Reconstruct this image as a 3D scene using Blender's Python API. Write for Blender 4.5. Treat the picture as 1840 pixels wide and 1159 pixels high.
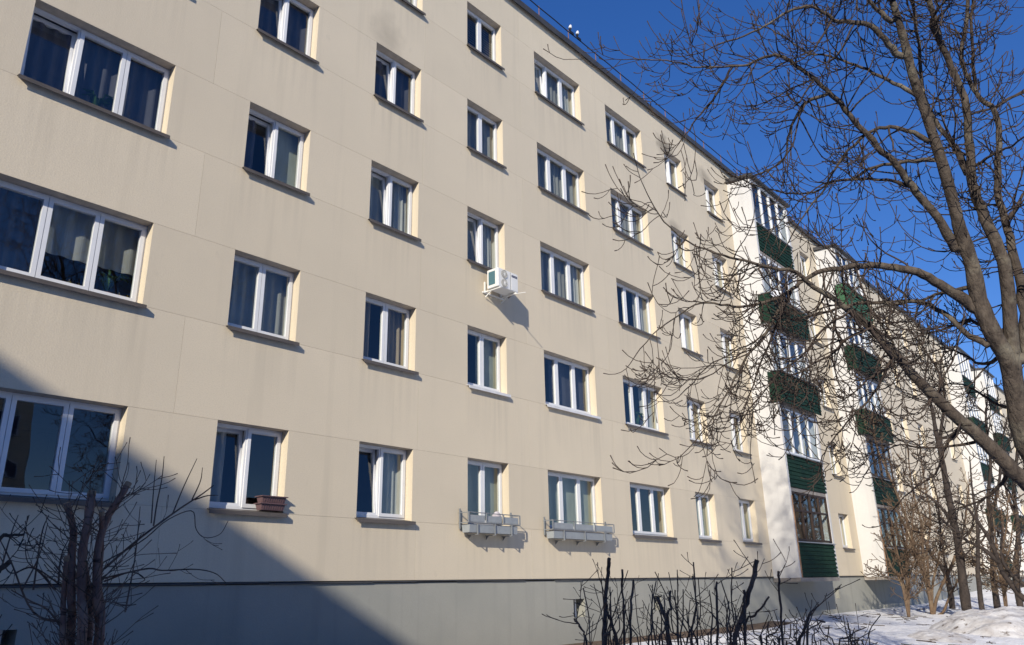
import bpy, math, random
import numpy as np
from mathutils import Matrix, Vector

for o in list(bpy.data.objects): bpy.data.objects.remove(o)
S = bpy.context.scene
COL = S.collection
rng = np.random.default_rng(7)
random.seed(7)

# ------------------------------------------------------------------ camera
F, YAW, PITCH, ROLL, CZ, CD = 1407.59, 0.8605, 0.3247, -0.02, 1.5953, 10.9704
CAM = np.array([0, -CD, CZ])
fw = np.array([math.sin(YAW)*math.cos(PITCH), math.cos(YAW)*math.cos(PITCH), math.sin(PITCH)])
_r = np.array([math.cos(YAW), -math.sin(YAW), 0]); _u = np.cross(_r, fw)
CR = math.cos(ROLL)*_r + math.sin(ROLL)*_u
CU = -math.sin(ROLL)*_r + math.cos(ROLL)*_u
cam = bpy.data.cameras.new('camera'); cam.sensor_width = 36; cam.lens = 36*F/1840
cam.clip_start = 0.1; cam.clip_end = 3000
co = bpy.data.objects.new('camera', cam); COL.objects.link(co)
m = Matrix.Identity(4)
for i in range(3):
    m[i][0] = CR[i]; m[i][1] = CU[i]; m[i][2] = -fw[i]; m[i][3] = CAM[i]
co.matrix_world = m
S.camera = co

def at(px, py, d=None, y=None, z=None, x=None):
    """pixel of the 1840 px photograph -> point at a distance, or on a plane"""
    r = fw + CR*(px-920)/F - CU*(py-579.5)/F
    if y is not None: t = (y-CAM[1])/r[1]
    elif z is not None: t = (z-CAM[2])/r[2]
    elif x is not None: t = (x-CAM[0])/r[0]
    else: t = d/np.linalg.norm(r)
    return CAM + r*t

# ------------------------------------------------------------------ light
SUNV = Vector((0.89, 0.45, -0.485)).normalized()          # way the light travels
W = bpy.data.worlds.new('World'); S.world = W; W.use_nodes = True
nt = W.node_tree; bg = nt.nodes['Background']
sky = nt.nodes.new('ShaderNodeTexSky'); sky.sky_type = 'NISHITA'; sky.sun_disc = False
sky.sun_elevation = math.asin(-SUNV.z)
sky.sun_rotation = math.atan2(-SUNV.x, -SUNV.y)
sky.altitude = 1500; sky.air_density = 1.0; sky.dust_density = 0.0; sky.ozone_density = 4.5
gm = nt.nodes.new('ShaderNodeGamma'); gm.inputs[1].default_value = .80          # the photograph's clear, deep blue
hs = nt.nodes.new('ShaderNodeHueSaturation'); hs.inputs['Saturation'].default_value = 1.33; hs.inputs['Hue'].default_value = .517; hs.inputs['Value'].default_value = 1.14
nt.links.new(sky.outputs[0], gm.inputs[0]); nt.links.new(gm.outputs[0], hs.inputs['Color'])
nt.links.new(hs.outputs[0], bg.inputs[0]); bg.inputs[1].default_value = 0.15
sl = bpy.data.lights.new('sun', 'SUN'); sl.energy = 4.7; sl.angle = math.radians(0.55); sl.color = (1, .915, .775)
so = bpy.data.objects.new('sun', sl); COL.objects.link(so)
so.rotation_euler = SUNV.to_track_quat('-Z', 'Y').to_euler(); so.location = (-30, -20, 40)
S.view_settings.view_transform = 'Standard'; S.view_settings.look = 'None'
S.view_settings.gamma = 1; S.view_settings.exposure = 0.18
S.render.engine = 'CYCLES'
S.cycles.transparent_max_bounces = 16

# ------------------------------------------------------------------ materials
def new_mat(name):
    mt = bpy.data.materials.new(name); mt.use_nodes = True
    n = mt.node_tree; b = n.nodes['Principled BSDF']
    return mt, n, b
def mix_noise(n, c1, c2, scale, lo=.35, hi=.65, stretch=(1, 1, 1), detail=5, coord='pos', rough=.6):
    if coord == 'pos':
        g = n.nodes.new('ShaderNodeNewGeometry'); v = g.outputs['Position']
    else:
        g = n.nodes.new('ShaderNodeTexCoord'); v = g.outputs['Object']
    mp = n.nodes.new('ShaderNodeMapping'); mp.inputs['Scale'].default_value = stretch
    n.links.new(v, mp.inputs[0])
    t = n.nodes.new('ShaderNodeTexNoise'); t.inputs['Scale'].default_value = scale; t.inputs['Detail'].default_value = detail
    t.inputs['Roughness'].default_value = rough
    n.links.new(mp.outputs[0], t.inputs['Vector'])
    r = n.nodes.new('ShaderNodeMapRange'); r.inputs[1].default_value = lo; r.inputs[2].default_value = hi
    n.links.new(t.outputs[0], r.inputs[0])
    mx = n.nodes.new('ShaderNodeMix'); mx.data_type = 'RGBA'
    for k, c in ((6, c1), (7, c2)):
        if isinstance(c, tuple): mx.inputs[k].default_value = (*c, 1)
        else: n.links.new(c, mx.inputs[k])
    n.links.new(r.outputs[0], mx.inputs[0])
    return mx.outputs[2], t.outputs[0], mp.outputs[0]
def bump(n, b, h, strength, dist):
    bp = n.nodes.new('ShaderNodeBump'); bp.inputs['Strength'].default_value = strength; bp.inputs['Distance'].default_value = dist
    n.links.new(h, bp.inputs['Height']); n.links.new(bp.outputs[0], b.inputs['Normal'])
def simple(name, c1, c2=None, rough=.6, scale=8, metal=0, bmp=0, bdist=.01, stretch=(1, 1, 1), coord='pos', spec=.4):
    mt, n, b = new_mat(name)
    c2 = c2 or tuple(x*.8 for x in c1)
    o, h, _ = mix_noise(n, c1, c2, scale, stretch=stretch, coord=coord)
    n.links.new(o, b.inputs['Base Color']); b.inputs['Roughness'].default_value = rough; b.inputs['Metallic'].default_value = metal
    b.inputs['Specular IOR Level'].default_value = spec
    if bmp: bump(n, b, h, bmp, bdist)
    return mt

def stucco(name, c1, c2, stains=()):
    mt, n, b = new_mat(name)
    o, _, _ = mix_noise(n, c1, c2, .55, .3, .7, detail=8)
    oi = n.nodes.new('ShaderNodeObjectInfo'); rv = n.nodes.new('ShaderNodeMapRange')      # every panel was painted a touch differently
    rv.inputs[3].default_value = .955; rv.inputs[4].default_value = 1.03; n.links.new(oi.outputs['Random'], rv.inputs[0])
    vm = n.nodes.new('ShaderNodeVectorMath'); vm.operation = 'SCALE'; n.links.new(o, vm.inputs[0]); n.links.new(rv.outputs[0], vm.inputs['Scale']); o = vm.outputs[0]
    o, _, _ = mix_noise(n, o, tuple(x*.80 for x in c2), 2.6, .62, .80, stretch=(1, 1, .5), detail=9, rough=.72)
    # rain streaks
    o, _, _ = mix_noise(n, o, tuple(x*.88 for x in c2), 1.1, .54, .82, stretch=(2.6, 2.6, .12), detail=6)
    o, _, _ = mix_noise(n, o, tuple(x*.86 for x in c1), 55, .45, .75, detail=3)
    g = n.nodes.new('ShaderNodeNewGeometry')
    if stains:                                   # dirty run-off below the window sills
        def mth(op, *a):
            q = n.nodes.new('ShaderNodeMath'); q.operation = op
            for i, v in enumerate(a):
                if isinstance(v, (int, float)): q.inputs[i].default_value = v
                else: n.links.new(v, q.inputs[i])
            return q.outputs[0]
        sp = n.nodes.new('ShaderNodeSeparateXYZ'); n.links.new(g.outputs['Position'], sp.inputs[0])
        xm = None
        for (xa, wa) in ((2.51, 2.06), (5.91, 1.245), (8.59, 1.26), (11.31, 1.24), (13.88, 2.06), (17.22, 2.0), (20.62, 1.16), (23.39, 1.15)):
            c = mth('COMPARE', sp.outputs[0], xa+wa/2, wa/2+.06); xm = c if xm is None else mth('ADD', xm, c)
        zf = mth('FRACT', mth('DIVIDE', mth('SUBTRACT', 2.72+28, sp.outputs[2]), 2.8))       # 0 at the sill, grows downwards
        nz = n.nodes.new('ShaderNodeTexNoise'); nz.inputs['Scale'].default_value = 1; nz.inputs['Detail'].default_value = 4
        mp = n.nodes.new('ShaderNodeMapping'); mp.inputs['Scale'].default_value = (9, 0, .35); n.links.new(g.outputs['Position'], mp.inputs[0]); n.links.new(mp.outputs[0], nz.inputs['Vector'])
        ln = n.nodes.new('ShaderNodeMapRange'); ln.inputs[1].default_value = .42; ln.inputs[2].default_value = .72; n.links.new(nz.outputs[0], ln.inputs[0])
        fz = n.nodes.new('ShaderNodeMapRange'); fz.inputs[1].default_value = .42; fz.inputs[2].default_value = .0; n.links.new(zf, fz.inputs[0])
        fac = mth('MULTIPLY', mth('MULTIPLY', mth('MULTIPLY', xm, fz.outputs[0]), ln.outputs[0]), .22)
        mx = n.nodes.new('ShaderNodeMix'); mx.data_type = 'RGBA'; mx.inputs[7].default_value = (.26, .235, .20, 1)
        n.links.new(o, mx.inputs[6]); n.links.new(fac, mx.inputs[0]); o = mx.outputs[2]
    for (p, rx, rz, k) in stains:
        s = n.nodes.new('ShaderNodeVectorMath'); s.operation = 'SUBTRACT'; s.inputs[1].default_value = p
        n.links.new(g.outputs['Position'], s.inputs[0])
        s2 = n.nodes.new('ShaderNodeVectorMath'); s2.operation = 'MULTIPLY'; s2.inputs[1].default_value = (1/rx, 0, 1/rz)
        n.links.new(s.outputs[0], s2.inputs[0])
        nz = n.nodes.new('ShaderNodeTexNoise'); nz.inputs['Scale'].default_value = 3.5; nz.inputs['Detail'].default_value = 6
        n.links.new(g.outputs['Position'], nz.inputs['Vector'])
        ln = n.nodes.new('ShaderNodeVectorMath'); ln.operation = 'LENGTH'; n.links.new(s2.outputs[0], ln.inputs[0])
        ad = n.nodes.new('ShaderNodeMath'); ad.operation = 'MULTIPLY_ADD'; ad.inputs[1].default_value = 1.1
        n.links.new(nz.outputs[0], ad.inputs[0]); n.links.new(ln.outputs['Value'], ad.inputs[2])
        mr = n.nodes.new('ShaderNodeMapRange'); mr.inputs[1].default_value = 1.5; mr.inputs[2].default_value = .5
        mr.inputs[3].default_value = 0; mr.inputs[4].default_value = k
        n.links.new(ad.outputs[0], mr.inputs[0])
        mx = n.nodes.new('ShaderNodeMix'); mx.data_type = 'RGBA'; mx.inputs[7].default_value = (.05, .045, .04, 1)
        n.links.new(o, mx.inputs[6]); n.links.new(mr.outputs[0], mx.inputs[0]); o = mx.outputs[2]
    n.links.new(o, b.inputs['Base Color']); b.inputs['Roughness'].default_value = .92
    b.inputs['Specular IOR Level'].default_value = .15
    t = n.nodes.new('ShaderNodeTexNoise'); t.inputs['Scale'].default_value = 38; t.inputs['Detail'].default_value = 3
    t2 = n.nodes.new('ShaderNodeTexNoise'); t2.inputs['Scale'].default_value = 2.2; t2.inputs['Detail'].default_value = 2
    for q in (t, t2): n.links.new(g.outputs['Position'], q.inputs['Vector'])
    ml = n.nodes.new('ShaderNodeMath'); ml.operation = 'MULTIPLY_ADD'; ml.inputs[1].default_value = .8
    n.links.new(t2.outputs[0], ml.inputs[0]); n.links.new(t.outputs[0], ml.inputs[2])
    bump(n, b, ml.outputs[0], .24, .010)
    return mt

SOOT = [((20.75, 0, 15.35), .75, .55, .8), ((23.5, 0, 15.35), .7, .45, .55), ((8.85, 0, 12.75), .6, .75, .28), ((20.9, 0, 12.5), .5, .3, .4), ((33, 0, 12.4), .6, .4, .4)]
M = {}
M['wall'] = stucco('cream_stucco', (.670, .585, .445), (.615, .540, .415), SOOT)
M['white_wall'] = stucco('white_render', (.64, .635, .62), (.54, .535, .525))
M['plinth'] = stucco('grey_plinth_render', (.36, .355, .315), (.285, .29, .262))
M['core'] = simple('joint_mortar', (.50, .44, .36), rough=.95)
M['pvc'] = simple('white_pvc', (.74, .75, .76), (.69, .70, .72), rough=.35, scale=3)
M['sill'] = simple('brown_sheet_metal', (.115, .098, .085), (.085, .075, .068), rough=.5, scale=5)
M['sill_light'] = simple('white_sheet_metal', (.70, .70, .70), (.6, .6, .6), rough=.45, scale=5)
M['coping'] = simple('dark_roof_metal', (.060, .058, .058), (.04, .04, .042), rough=.55, scale=4)
M['rust'] = simple('rusty_steel', (.23, .12, .085), (.15, .085, .065), rough=.8, scale=30)
M['black'] = simple('black_cable', (.015, .015, .018), rough=.5)
M['green'] = simple('green_painted_board', (.015, .043, .027), (.007, .024, .016), rough=.75, spec=.15, scale=6, stretch=(1, 1, 5))
M['green_light'] = simple('faded_green_board', (.040, .135, .058), (.03, .10, .045), rough=.6, scale=6)
M['brown_wood'] = simple('brown_wood', (.050, .030, .021), (.03, .019, .014), rough=.6, scale=10, stretch=(1, 1, 6))
M['orange_wood'] = simple('weathered_edge_board', (.34, .19, .10), (.22, .13, .075), rough=.75, scale=9)
M['concrete'] = simple('concrete_slab', (.30, .27, .24), (.22, .20, .18), rough=.9, scale=4)
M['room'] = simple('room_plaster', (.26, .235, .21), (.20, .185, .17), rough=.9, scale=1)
M['ac'] = simple('ac_white_enamel', (.78, .78, .75), (.72, .72, .69), rough=.38, scale=6)
M['ac_dark'] = simple('fan_shadow_grey', (.035, .037, .04), rough=.6)
M['teal'] = simple('radiator_fins', (.09, .19, .22), (.05, .12, .15), rough=.5, scale=120, stretch=(0, 0, 1))
M['badge'] = simple('badge_navy', (.05, .055, .11), rough=.4)
M['pipe'] = simple('pipe_insulation', (.42, .33, .26), (.33, .26, .21), rough=.8, scale=20)
M['grey_paint'] = simple('grey_painted_steel', (.22, .235, .245), (.18, .19, .20), rough=.5, scale=10)
M['grey_panel'] = simple('light_grey_panel', (.29, .315, .33), (.25, .27, .29), rough=.55, scale=7)
M['planter'] = simple('plum_plastic', (.145, .085, .090), (.11, .065, .07), rough=.55, scale=12)
M['plush'] = simple('white_plastic_bag', (.62, .58, .60), (.36, .32, .35), rough=.5, scale=14)
M['leaf'] = simple('house_plant_leaf', (.05, .12, .035), (.03, .07, .02), rough=.5, scale=20)
M['pot'] = simple('clay_pot', (.35, .16, .09), rough=.8)
M['gold'] = simple('gold_foil', (.75, .55, .16), rough=.25, metal=1)

def curtain_mat(name, col, alpha):
    mt = bpy.data.materials.new(name); mt.use_nodes = True; n = mt.node_tree; n.nodes.clear()
    out = n.nodes.new('ShaderNodeOutputMaterial')
    d = n.nodes.new('ShaderNodeBsdfDiffuse'); t = n.nodes.new('ShaderNodeBsdfTranslucent'); tr = n.nodes.new('ShaderNodeBsdfTransparent')
    o, _, _ = mix_noise(n, col, tuple(x*.85 for x in col), 12, stretch=(1, 1, .2))
    n.links.new(o, d.inputs[0]); n.links.new(o, t.inputs[0])
    m1 = n.nodes.new('ShaderNodeMixShader'); m1.inputs[0].default_value = .35
    n.links.new(d.outputs[0], m1.inputs[1]); n.links.new(t.outputs[0], m1.inputs[2])
    m2 = n.nodes.new('ShaderNodeMixShader'); m2.inputs[0].default_value = 1-alpha
    n.links.new(m1.outputs[0], m2.inputs[1]); n.links.new(tr.outputs[0], m2.inputs[2]); n.links.new(m2.outputs[0], out.inputs[0])
    return mt
M['sheer'] = curtain_mat('sheer_net_curtain', (.84, .83, .78), .60)
M['drape'] = curtain_mat('white_drape', (.80, .80, .78), .92)
M['screen'] = curtain_mat('grey_green_roller_screen', (.66, .70, .61), .94)
M['dim'] = curtain_mat('dark_blue_curtain', (.20, .20, .25), .80)
M['beige'] = curtain_mat('beige_drape', (.62, .50, .36), .94)
M['meshy'] = curtain_mat('brown_mesh_screen', (.17, .13, .11), .90)
M['rose'] = curtain_mat('rose_curtain', (.50, .28, .24), .92)
M['blind'] = curtain_mat('horizontal_blind', (.55, .53, .55), .95)

def glass_mat():
    mt = bpy.data.materials.new('window_glass'); mt.use_nodes = True; n = mt.node_tree; n.nodes.clear()
    out = n.nodes.new('ShaderNodeOutputMaterial')
    tr = n.nodes.new('ShaderNodeBsdfTransparent'); tr.inputs[0].default_value = (.80, .84, .83, 1)
    gl = n.nodes.new('ShaderNodeBsdfGlossy'); gl.inputs['Roughness'].default_value = .0
    lw = n.nodes.new('ShaderNodeLayerWeight'); lw.inputs[0].default_value = .5
    pw = n.nodes.new('ShaderNodeMath'); pw.operation = 'POWER'; pw.inputs[1].default_value = 4.5
    n.links.new(lw.outputs['Facing'], pw.inputs[0])
    ml = n.nodes.new('ShaderNodeMath'); ml.operation = 'MULTIPLY_ADD'; ml.inputs[1].default_value = .85; ml.inputs[2].default_value = .11; ml.use_clamp = True
    n.links.new(pw.outputs[0], ml.inputs[0])
    g = n.nodes.new('ShaderNodeNewGeometry')
    nz = n.nodes.new('ShaderNodeTexNoise'); nz.inputs['Scale'].default_value = 1.6; nz.inputs['Detail'].default_value = 1
    n.links.new(g.outputs['Position'], nz.inputs['Vector'])
    bp = n.nodes.new('ShaderNodeBump'); bp.inputs['Strength'].default_value = .25; bp.inputs['Distance'].default_value = .015
    n.links.new(nz.outputs[0], bp.inputs['Height']); n.links.new(bp.outputs[0], gl.inputs['Normal'])
    mx = n.nodes.new('ShaderNodeMixShader')
    n.links.new(ml.outputs[0], mx.inputs[0]); n.links.new(tr.outputs[0], mx.inputs[1]); n.links.new(gl.outputs[0], mx.inputs[2])
    n.links.new(mx.outputs[0], out.inputs[0]); return mt
M['glass'] = glass_mat()

def bark_mat(name, c1, c2, c3, lichen=.0):
    mt, n, b = new_mat(name)
    o, h, mp = mix_noise(n, c1, c2, 14, .3, .7, stretch=(1, 1, .35), detail=7)
    o2, _, _ = mix_noise(n, o, c3, 3.2, .52, .72, detail=5)
    n.links.new(o2, b.inputs['Base Color']); b.inputs['Roughness'].default_value = .9; b.inputs['Specular IOR Level'].default_value = .2
    o3, _, _ = mix_noise(n, o2, tuple(x*.45 for x in c2), 9, .60, .68, stretch=(.6, .6, 3.0), detail=4)
    n.links.new(o3, b.inputs['Base Color'])
    bump(n, b, h, 1.0, .05)
    return mt
M['bark'] = bark_mat('chestnut_bark', (.135, .110, .088), (.045, .036, .031), (.20, .18, .14))
M['twig'] = bark_mat('chestnut_twig', (.085, .064, .053), (.052, .040, .034), (.115, .09, .072))
M['dark_bark'] = bark_mat('dark_stem_bark', (.060, .048, .042), (.035, .029, .027), (.085, .066, .055))
M['warm_bark'] = bark_mat('young_tree_bark', (.17, .115, .075), (.10, .07, .05), (.22, .165, .11))
M['red_bark'] = bark_mat('reddish_stem_bark', (.30, .19, .145), (.15, .09, .075), (.38, .29, .23))
M['hedge'] = bark_mat('hedge_stem_bark', (.15, .105, .08), (.085, .06, .048), (.20, .15, .115))
M['cut'] = simple('cut_wood', (.32, .22, .14), (.20, .14, .09), rough=.85, scale=30)

def ground_mat():
    mt, n, b = new_mat('snow_and_soil')
    g = n.nodes.new('ShaderNodeNewGeometry'); sp = n.nodes.new('ShaderNodeSeparateXYZ'); n.links.new(g.outputs['Position'], sp.inputs[0])
    snow, _, _ = mix_noise(n, (.82, .825, .84), (.68, .685, .70), .9, .35, .7, detail=8)
    snow2, _, _ = mix_noise(n, snow, (.46, .43, .40), 5, .60, .85, detail=7)
    snow2, _, _ = mix_noise(n, snow2, (.13, .10, .075), 17, .68, .76, detail=4)
    soil, _, _ = mix_noise(n, (.075, .052, .036), (.17, .11, .07), 6, .35, .65, detail=8)
    nz = n.nodes.new('ShaderNodeTexNoise'); nz.inputs['Scale'].default_value = 1.6; nz.inputs['Detail'].default_value = 6
    n.links.new(g.outputs['Position'], nz.inputs['Vector'])
    a = n.nodes.new('ShaderNodeAttribute'); a.attribute_name = 'soil'
    ad = n.nodes.new('ShaderNodeMath'); ad.operation = 'MULTIPLY_ADD'; ad.inputs[1].default_value = .5
    n.links.new(nz.outputs[0], ad.inputs[0]); n.links.new(a.outputs['Fac'], ad.inputs[2])
    mr = n.nodes.new('ShaderNodeMapRange'); mr.inputs[1].default_value = .70; mr.inputs[2].default_value = .82
    n.links.new(ad.outputs[0], mr.inputs[0])
    mx = n.nodes.new('ShaderNodeMix'); mx.data_type = 'RGBA'
    n.links.new(snow2, mx.inputs[6]); n.links.new(soil, mx.inputs[7]); n.links.new(mr.outputs[0], mx.inputs[0])
    n.links.new(mx.outputs[2], b.inputs['Base Color']); b.inputs['Roughness'].default_value = .75
    t = n.nodes.new('ShaderNodeTexNoise'); t.inputs['Scale'].default_value = 7; t.inputs['Detail'].default_value = 8
    n.links.new(g.outputs['Position'], t.inputs['Vector']); bump(n, b, t.outputs[0], 1.0, .10)
    return mt
M['ground'] = ground_mat()
def pile_mat():
    mt, n, b = new_mat('old_ploughed_snow')
    o, h, _ = mix_noise(n, (.64, .64, .645), (.42, .395, .38), 2.6, .36, .66, detail=9)
    o, _, _ = mix_noise(n, o, (.13, .10, .075), 4.5, .60, .68, detail=6)
    n.links.new(o, b.inputs['Base Color']); b.inputs['Roughness'].default_value = .8
    bump(n, b, h, .9, .10); return mt
M['pile'] = pile_mat()

# ------------------------------------------------------------------ mesh helpers
class MB:
    def __init__(s): s.v = []; s.f = []; s.mi = []; s.cur = 0
    def box(s, x0, x1, y0, y1, z0, z1):
        b = len(s.v)
        s.v += [(x0, y0, z0), (x1, y0, z0), (x1, y1, z0), (x0, y1, z0), (x0, y0, z1), (x1, y0, z1), (x1, y1, z1), (x0, y1, z1)]
        for f in ((0, 3, 2, 1), (4, 5, 6, 7), (0, 1, 5, 4), (1, 2, 6, 5), (2, 3, 7, 6), (3, 0, 4, 7)):
            s.f.append(tuple(b+i for i in f)); s.mi.append(s.cur)
        return s
    def prism(s, prof, x0, x1):           # profile of (y,z), extruded along x
        b = len(s.v); n = len(prof)
        s.v += [(x0, y, z) for y, z in prof] + [(x1, y, z) for y, z in prof]
        s.f.append(tuple(b+i for i in range(n))[::-1]); s.f.append(tuple(b+n+i for i in range(n))); s.mi += [s.cur]*2
        for i in range(n):
            j = (i+1) % n; s.f.append((b+i, b+j, b+n+j, b+n+i)); s.mi.append(s.cur)
        return s
    def quad(s, *p):
        b = len(s.v); s.v += p; s.f.append(tuple(range(b, b+len(p)))); s.mi.append(s.cur); return s
    def ring(s, x0, x1, z0, z1, w, y0, y1):
        s.box(x0, x1, y0, y1, z0, z0+w); s.box(x0, x1, y0, y1, z1-w, z1)
        s.box(x0, x0+w, y0, y1, z0+w, z1-w); s.box(x1-w, x1, y0, y1, z0+w, z1-w); return s
    def tube(s, pts, rad, sides=6, cap=True):
        pts = np.asarray(pts, float); n = len(pts)
        rad = np.broadcast_to(np.asarray(rad, float), (n,))
        tg = np.gradient(pts, axis=0); tg /= np.linalg.norm(tg, axis=1)[:, None]+1e-9
        a = np.array([0, 0, 1.]) if abs(tg[0][2]) < .9 else np.array([1., 0, 0])
        u = np.cross(tg[0], a); u /= np.linalg.norm(u)
        b = len(s.v)
        an = np.arange(sides)*2*math.pi/sides; ca, sa = np.cos(an), np.sin(an)
        for i in range(n):
            u = u-tg[i]*(u@tg[i]); u /= np.linalg.norm(u)+1e-9
            w = np.cross(tg[i], u)
            c = pts[i]+rad[i]*(ca[:, None]*u+sa[:, None]*w)
            s.v += [tuple(q) for q in c]
        for i in range(n-1):
            for k in range(sides):
                k2 = (k+1) % sides; p = b+i*sides
                s.f.append((p+k, p+k2, p+sides+k2, p+sides+k)); s.mi.append(s.cur)
        if cap:
            s.f.append(tuple(b+k for k in range(sides))[::-1]); s.f.append(tuple(b+(n-1)*sides+k for k in range(sides))); s.mi += [s.cur]*2
        return s
    def lathe(s, prof, c=(0, 0, 0), axis=(0, 0, 1), sides=14):
        ax = Vector(axis).normalized(); p = [Vector(c)+ax*h for r, h in prof]
        q = ax.to_track_quat('Z', 'Y'); b = len(s.v)
        for (r, h), o in zip(prof, p):
            for k in range(sides):
                a = 2*math.pi*k/sides; s.v.append(tuple(o+q @ Vector((r*math.cos(a), r*math.sin(a), 0))))
        for i in range(len(prof)-1):
            for k in range(sides):
                k2 = (k+1) % sides; s.f.append((b+i*sides+k, b+i*sides+k2, b+(i+1)*sides+k2, b+(i+1)*sides+k)); s.mi.append(s.cur)
        return s
    def mesh(s, name, mats, smooth=False):
        me = bpy.data.meshes.new(name); me.from_pydata([tuple(map(float, p)) for p in s.v], [], s.f); me.validate()
        for q in (mats if isinstance(mats, (list, tuple)) else [mats]): me.materials.append(M[q])
        if len(s.mi) == len(me.polygons): me.polygons.foreach_set('material_index', s.mi)
        if smooth: me.polygons.foreach_set('use_smooth', [True]*len(me.polygons))
        me.update(); return me
def link(name, me, parent=None, loc=None, world=False):
    o = bpy.data.objects.new(name, me); COL.objects.link(o)
    if loc is not None: o.location = loc
    if parent is not None:
        o.parent = parent
        if world: o.matrix_parent_inverse = Matrix.Translation(-Vector(parent.location))
    return o
def tag(o, label, cat=None, group=None, kind=None):
    if label: o['label'] = label
    if cat: o['category'] = cat
    if group: o['group'] = group
    if kind: o['kind'] = kind
    return o
def thing(name, loc, label, cat, group=None):
    o = bpy.data.objects.new(name, None); COL.objects.link(o); o.location = loc; o.empty_display_size = .2
    return tag(o, label, cat, group)
def part(name, mb, mats, parent, smooth=False):            # mesh in world coordinates under a thing
    return link(name, mb.mesh(name, mats, smooth), parent, world=True)
def bevel(o, w, seg=2):
    b = o.modifiers.new('bevel', 'BEVEL'); b.width = w; b.segments = seg; b.limit_method = 'ANGLE'; return o

# ------------------------------------------------------------------ ground
def sm(a, b, x): t = np.clip((x-a)/(b-a), 0, 1); return t*t*(3-2*t)
def vnoise(x, y, seed=0):
    r = np.random.default_rng(seed); s = 0
    for k in range(7):
        a = r.uniform(0, 6.28); f = 0.35*1.6**k; p = r.uniform(0, 6.28, 2)
        s = s+np.sin(f*(x*math.cos(a)+y*math.sin(a))+p[0])*np.cos(f*(-x*math.sin(a)*.8+y*math.cos(a))+p[1])/(1.45**k)
    return s
def ground_h(x, y):
    b = .45*np.clip((y+11)/11, 0, 1)+.45*sm(40, 56, x)*sm(-9, -1, y)
    d = .040*vnoise(x, y, 3)+.024*vnoise(x*3.1, y*3.1, 8)
    return b+d*sm(-.1, -1.5, y)
gx = np.unique(np.concatenate([np.linspace(-400, -40, 13), np.linspace(-40, 6, 47), np.arange(6, 60, .22), np.linspace(60, 110, 80), np.linspace(110, 500, 14)]))
gy = np.unique(np.concatenate([np.linspace(-400, -60, 10), np.linspace(-60, -14, 40), np.arange(-14, .5, .22), np.linspace(.5, 400, 12)]))
GX, GY = np.meshgrid(gx, gy)
soil = sm(-1.5, -.35, GY)*sm(26, 23, GX)*(1)+.22*sm(-3.2, -.8, GY)*sm(30, 22, GX)
soil = np.clip(soil, 0, 1)*(GY < 1)
GZ = ground_h(GX, GY)-.05*soil
nX, nY = len(gx), len(gy)
vv = np.stack([GX, GY, GZ], -1).reshape(-1, 3)
idx = np.arange(nX*nY).reshape(nY, nX)
ff = np.stack([idx[:-1, :-1], idx[:-1, 1:], idx[1:, 1:], idx[1:, :-1]], -1).reshape(-1, 4)
me = bpy.data.meshes.new('ground'); me.from_pydata(vv.tolist(), [], ff.tolist()); me.materials.append(M['ground'])
at_ = me.attributes.new('soil', 'FLOAT', 'POINT'); at_.data.foreach_set('value', soil.reshape(-1).astype(np.float32))
me.polygons.foreach_set('use_smooth', [True]*len(me.polygons))
g = link('ground', me); tag(g, 'snow covered yard with bare soil strip along the wall', kind='structure')

def gh(x, y): return float(ground_h(np.array(x, float), np.array(y, float)))

def heap(name, cx, cy, lx, ly, h, rz, label, seed):
    n1, n2 = 64, 48; r = []
    for j in range(n2+1):
        for i in range(n1+1):
            a, b = i/n1*2-1, j/n2*2-1
            X, Y = a*lx, b*ly
            w = cx+X*math.cos(rz)-Y*math.sin(rz), cy+X*math.sin(rz)+Y*math.cos(rz)
            q = max(0, 1-(a*a+b*b)); z = h*q**.8
            z += q**.5*(.085*float(vnoise(np.array(w[0]*5), np.array(w[1]*5), seed))+.05*float(vnoise(np.array(w[0]*13), np.array(w[1]*13), seed+1)))*min(1, h*1.6)
            r.append((w[0], w[1], gh(*w)-.06+max(z, -.02)))
    fs = [(j*(n1+1)+i, j*(n1+1)+i+1, (j+1)*(n1+1)+i+1, (j+1)*(n1+1)+i) for j in range(n2) for i in range(n1)]
    me = bpy.data.meshes.new(name); me.from_pydata(r, [], fs); me.materials.append(M['pile']); me.polygons.foreach_set('use_smooth', [True]*len(fs))
    return tag(link(name, me), label, 'snow pile')
hc = at(1815, 1120, d=26)
heap('snow_pile', hc[0], hc[1], 3.0, 2.0, .58, .15, 'large lumpy heap of old dirty snow in front of the balconies', 11)
hc = at(1690, 1140, d=22)
heap('snow_pile', hc[0], hc[1], 1.3, .8, .20, .3, 'low flat drift of snow at the foot of the large snow heap', 14)

# ------------------------------------------------------------------ apartment building
BX = 40.0
BLD = thing('apartment_building', (BX, 6, .45), 'long cream stuccoed five storey apartment block with green balconies', 'building')
SH, ZB, ZT, ZPL, ZR = 2.8, 2.741, 4.056, 1.733, 16.38
XL, XR = -7.0, 100.0
GAP = .0035; GC = .006; WT = .34
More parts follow.
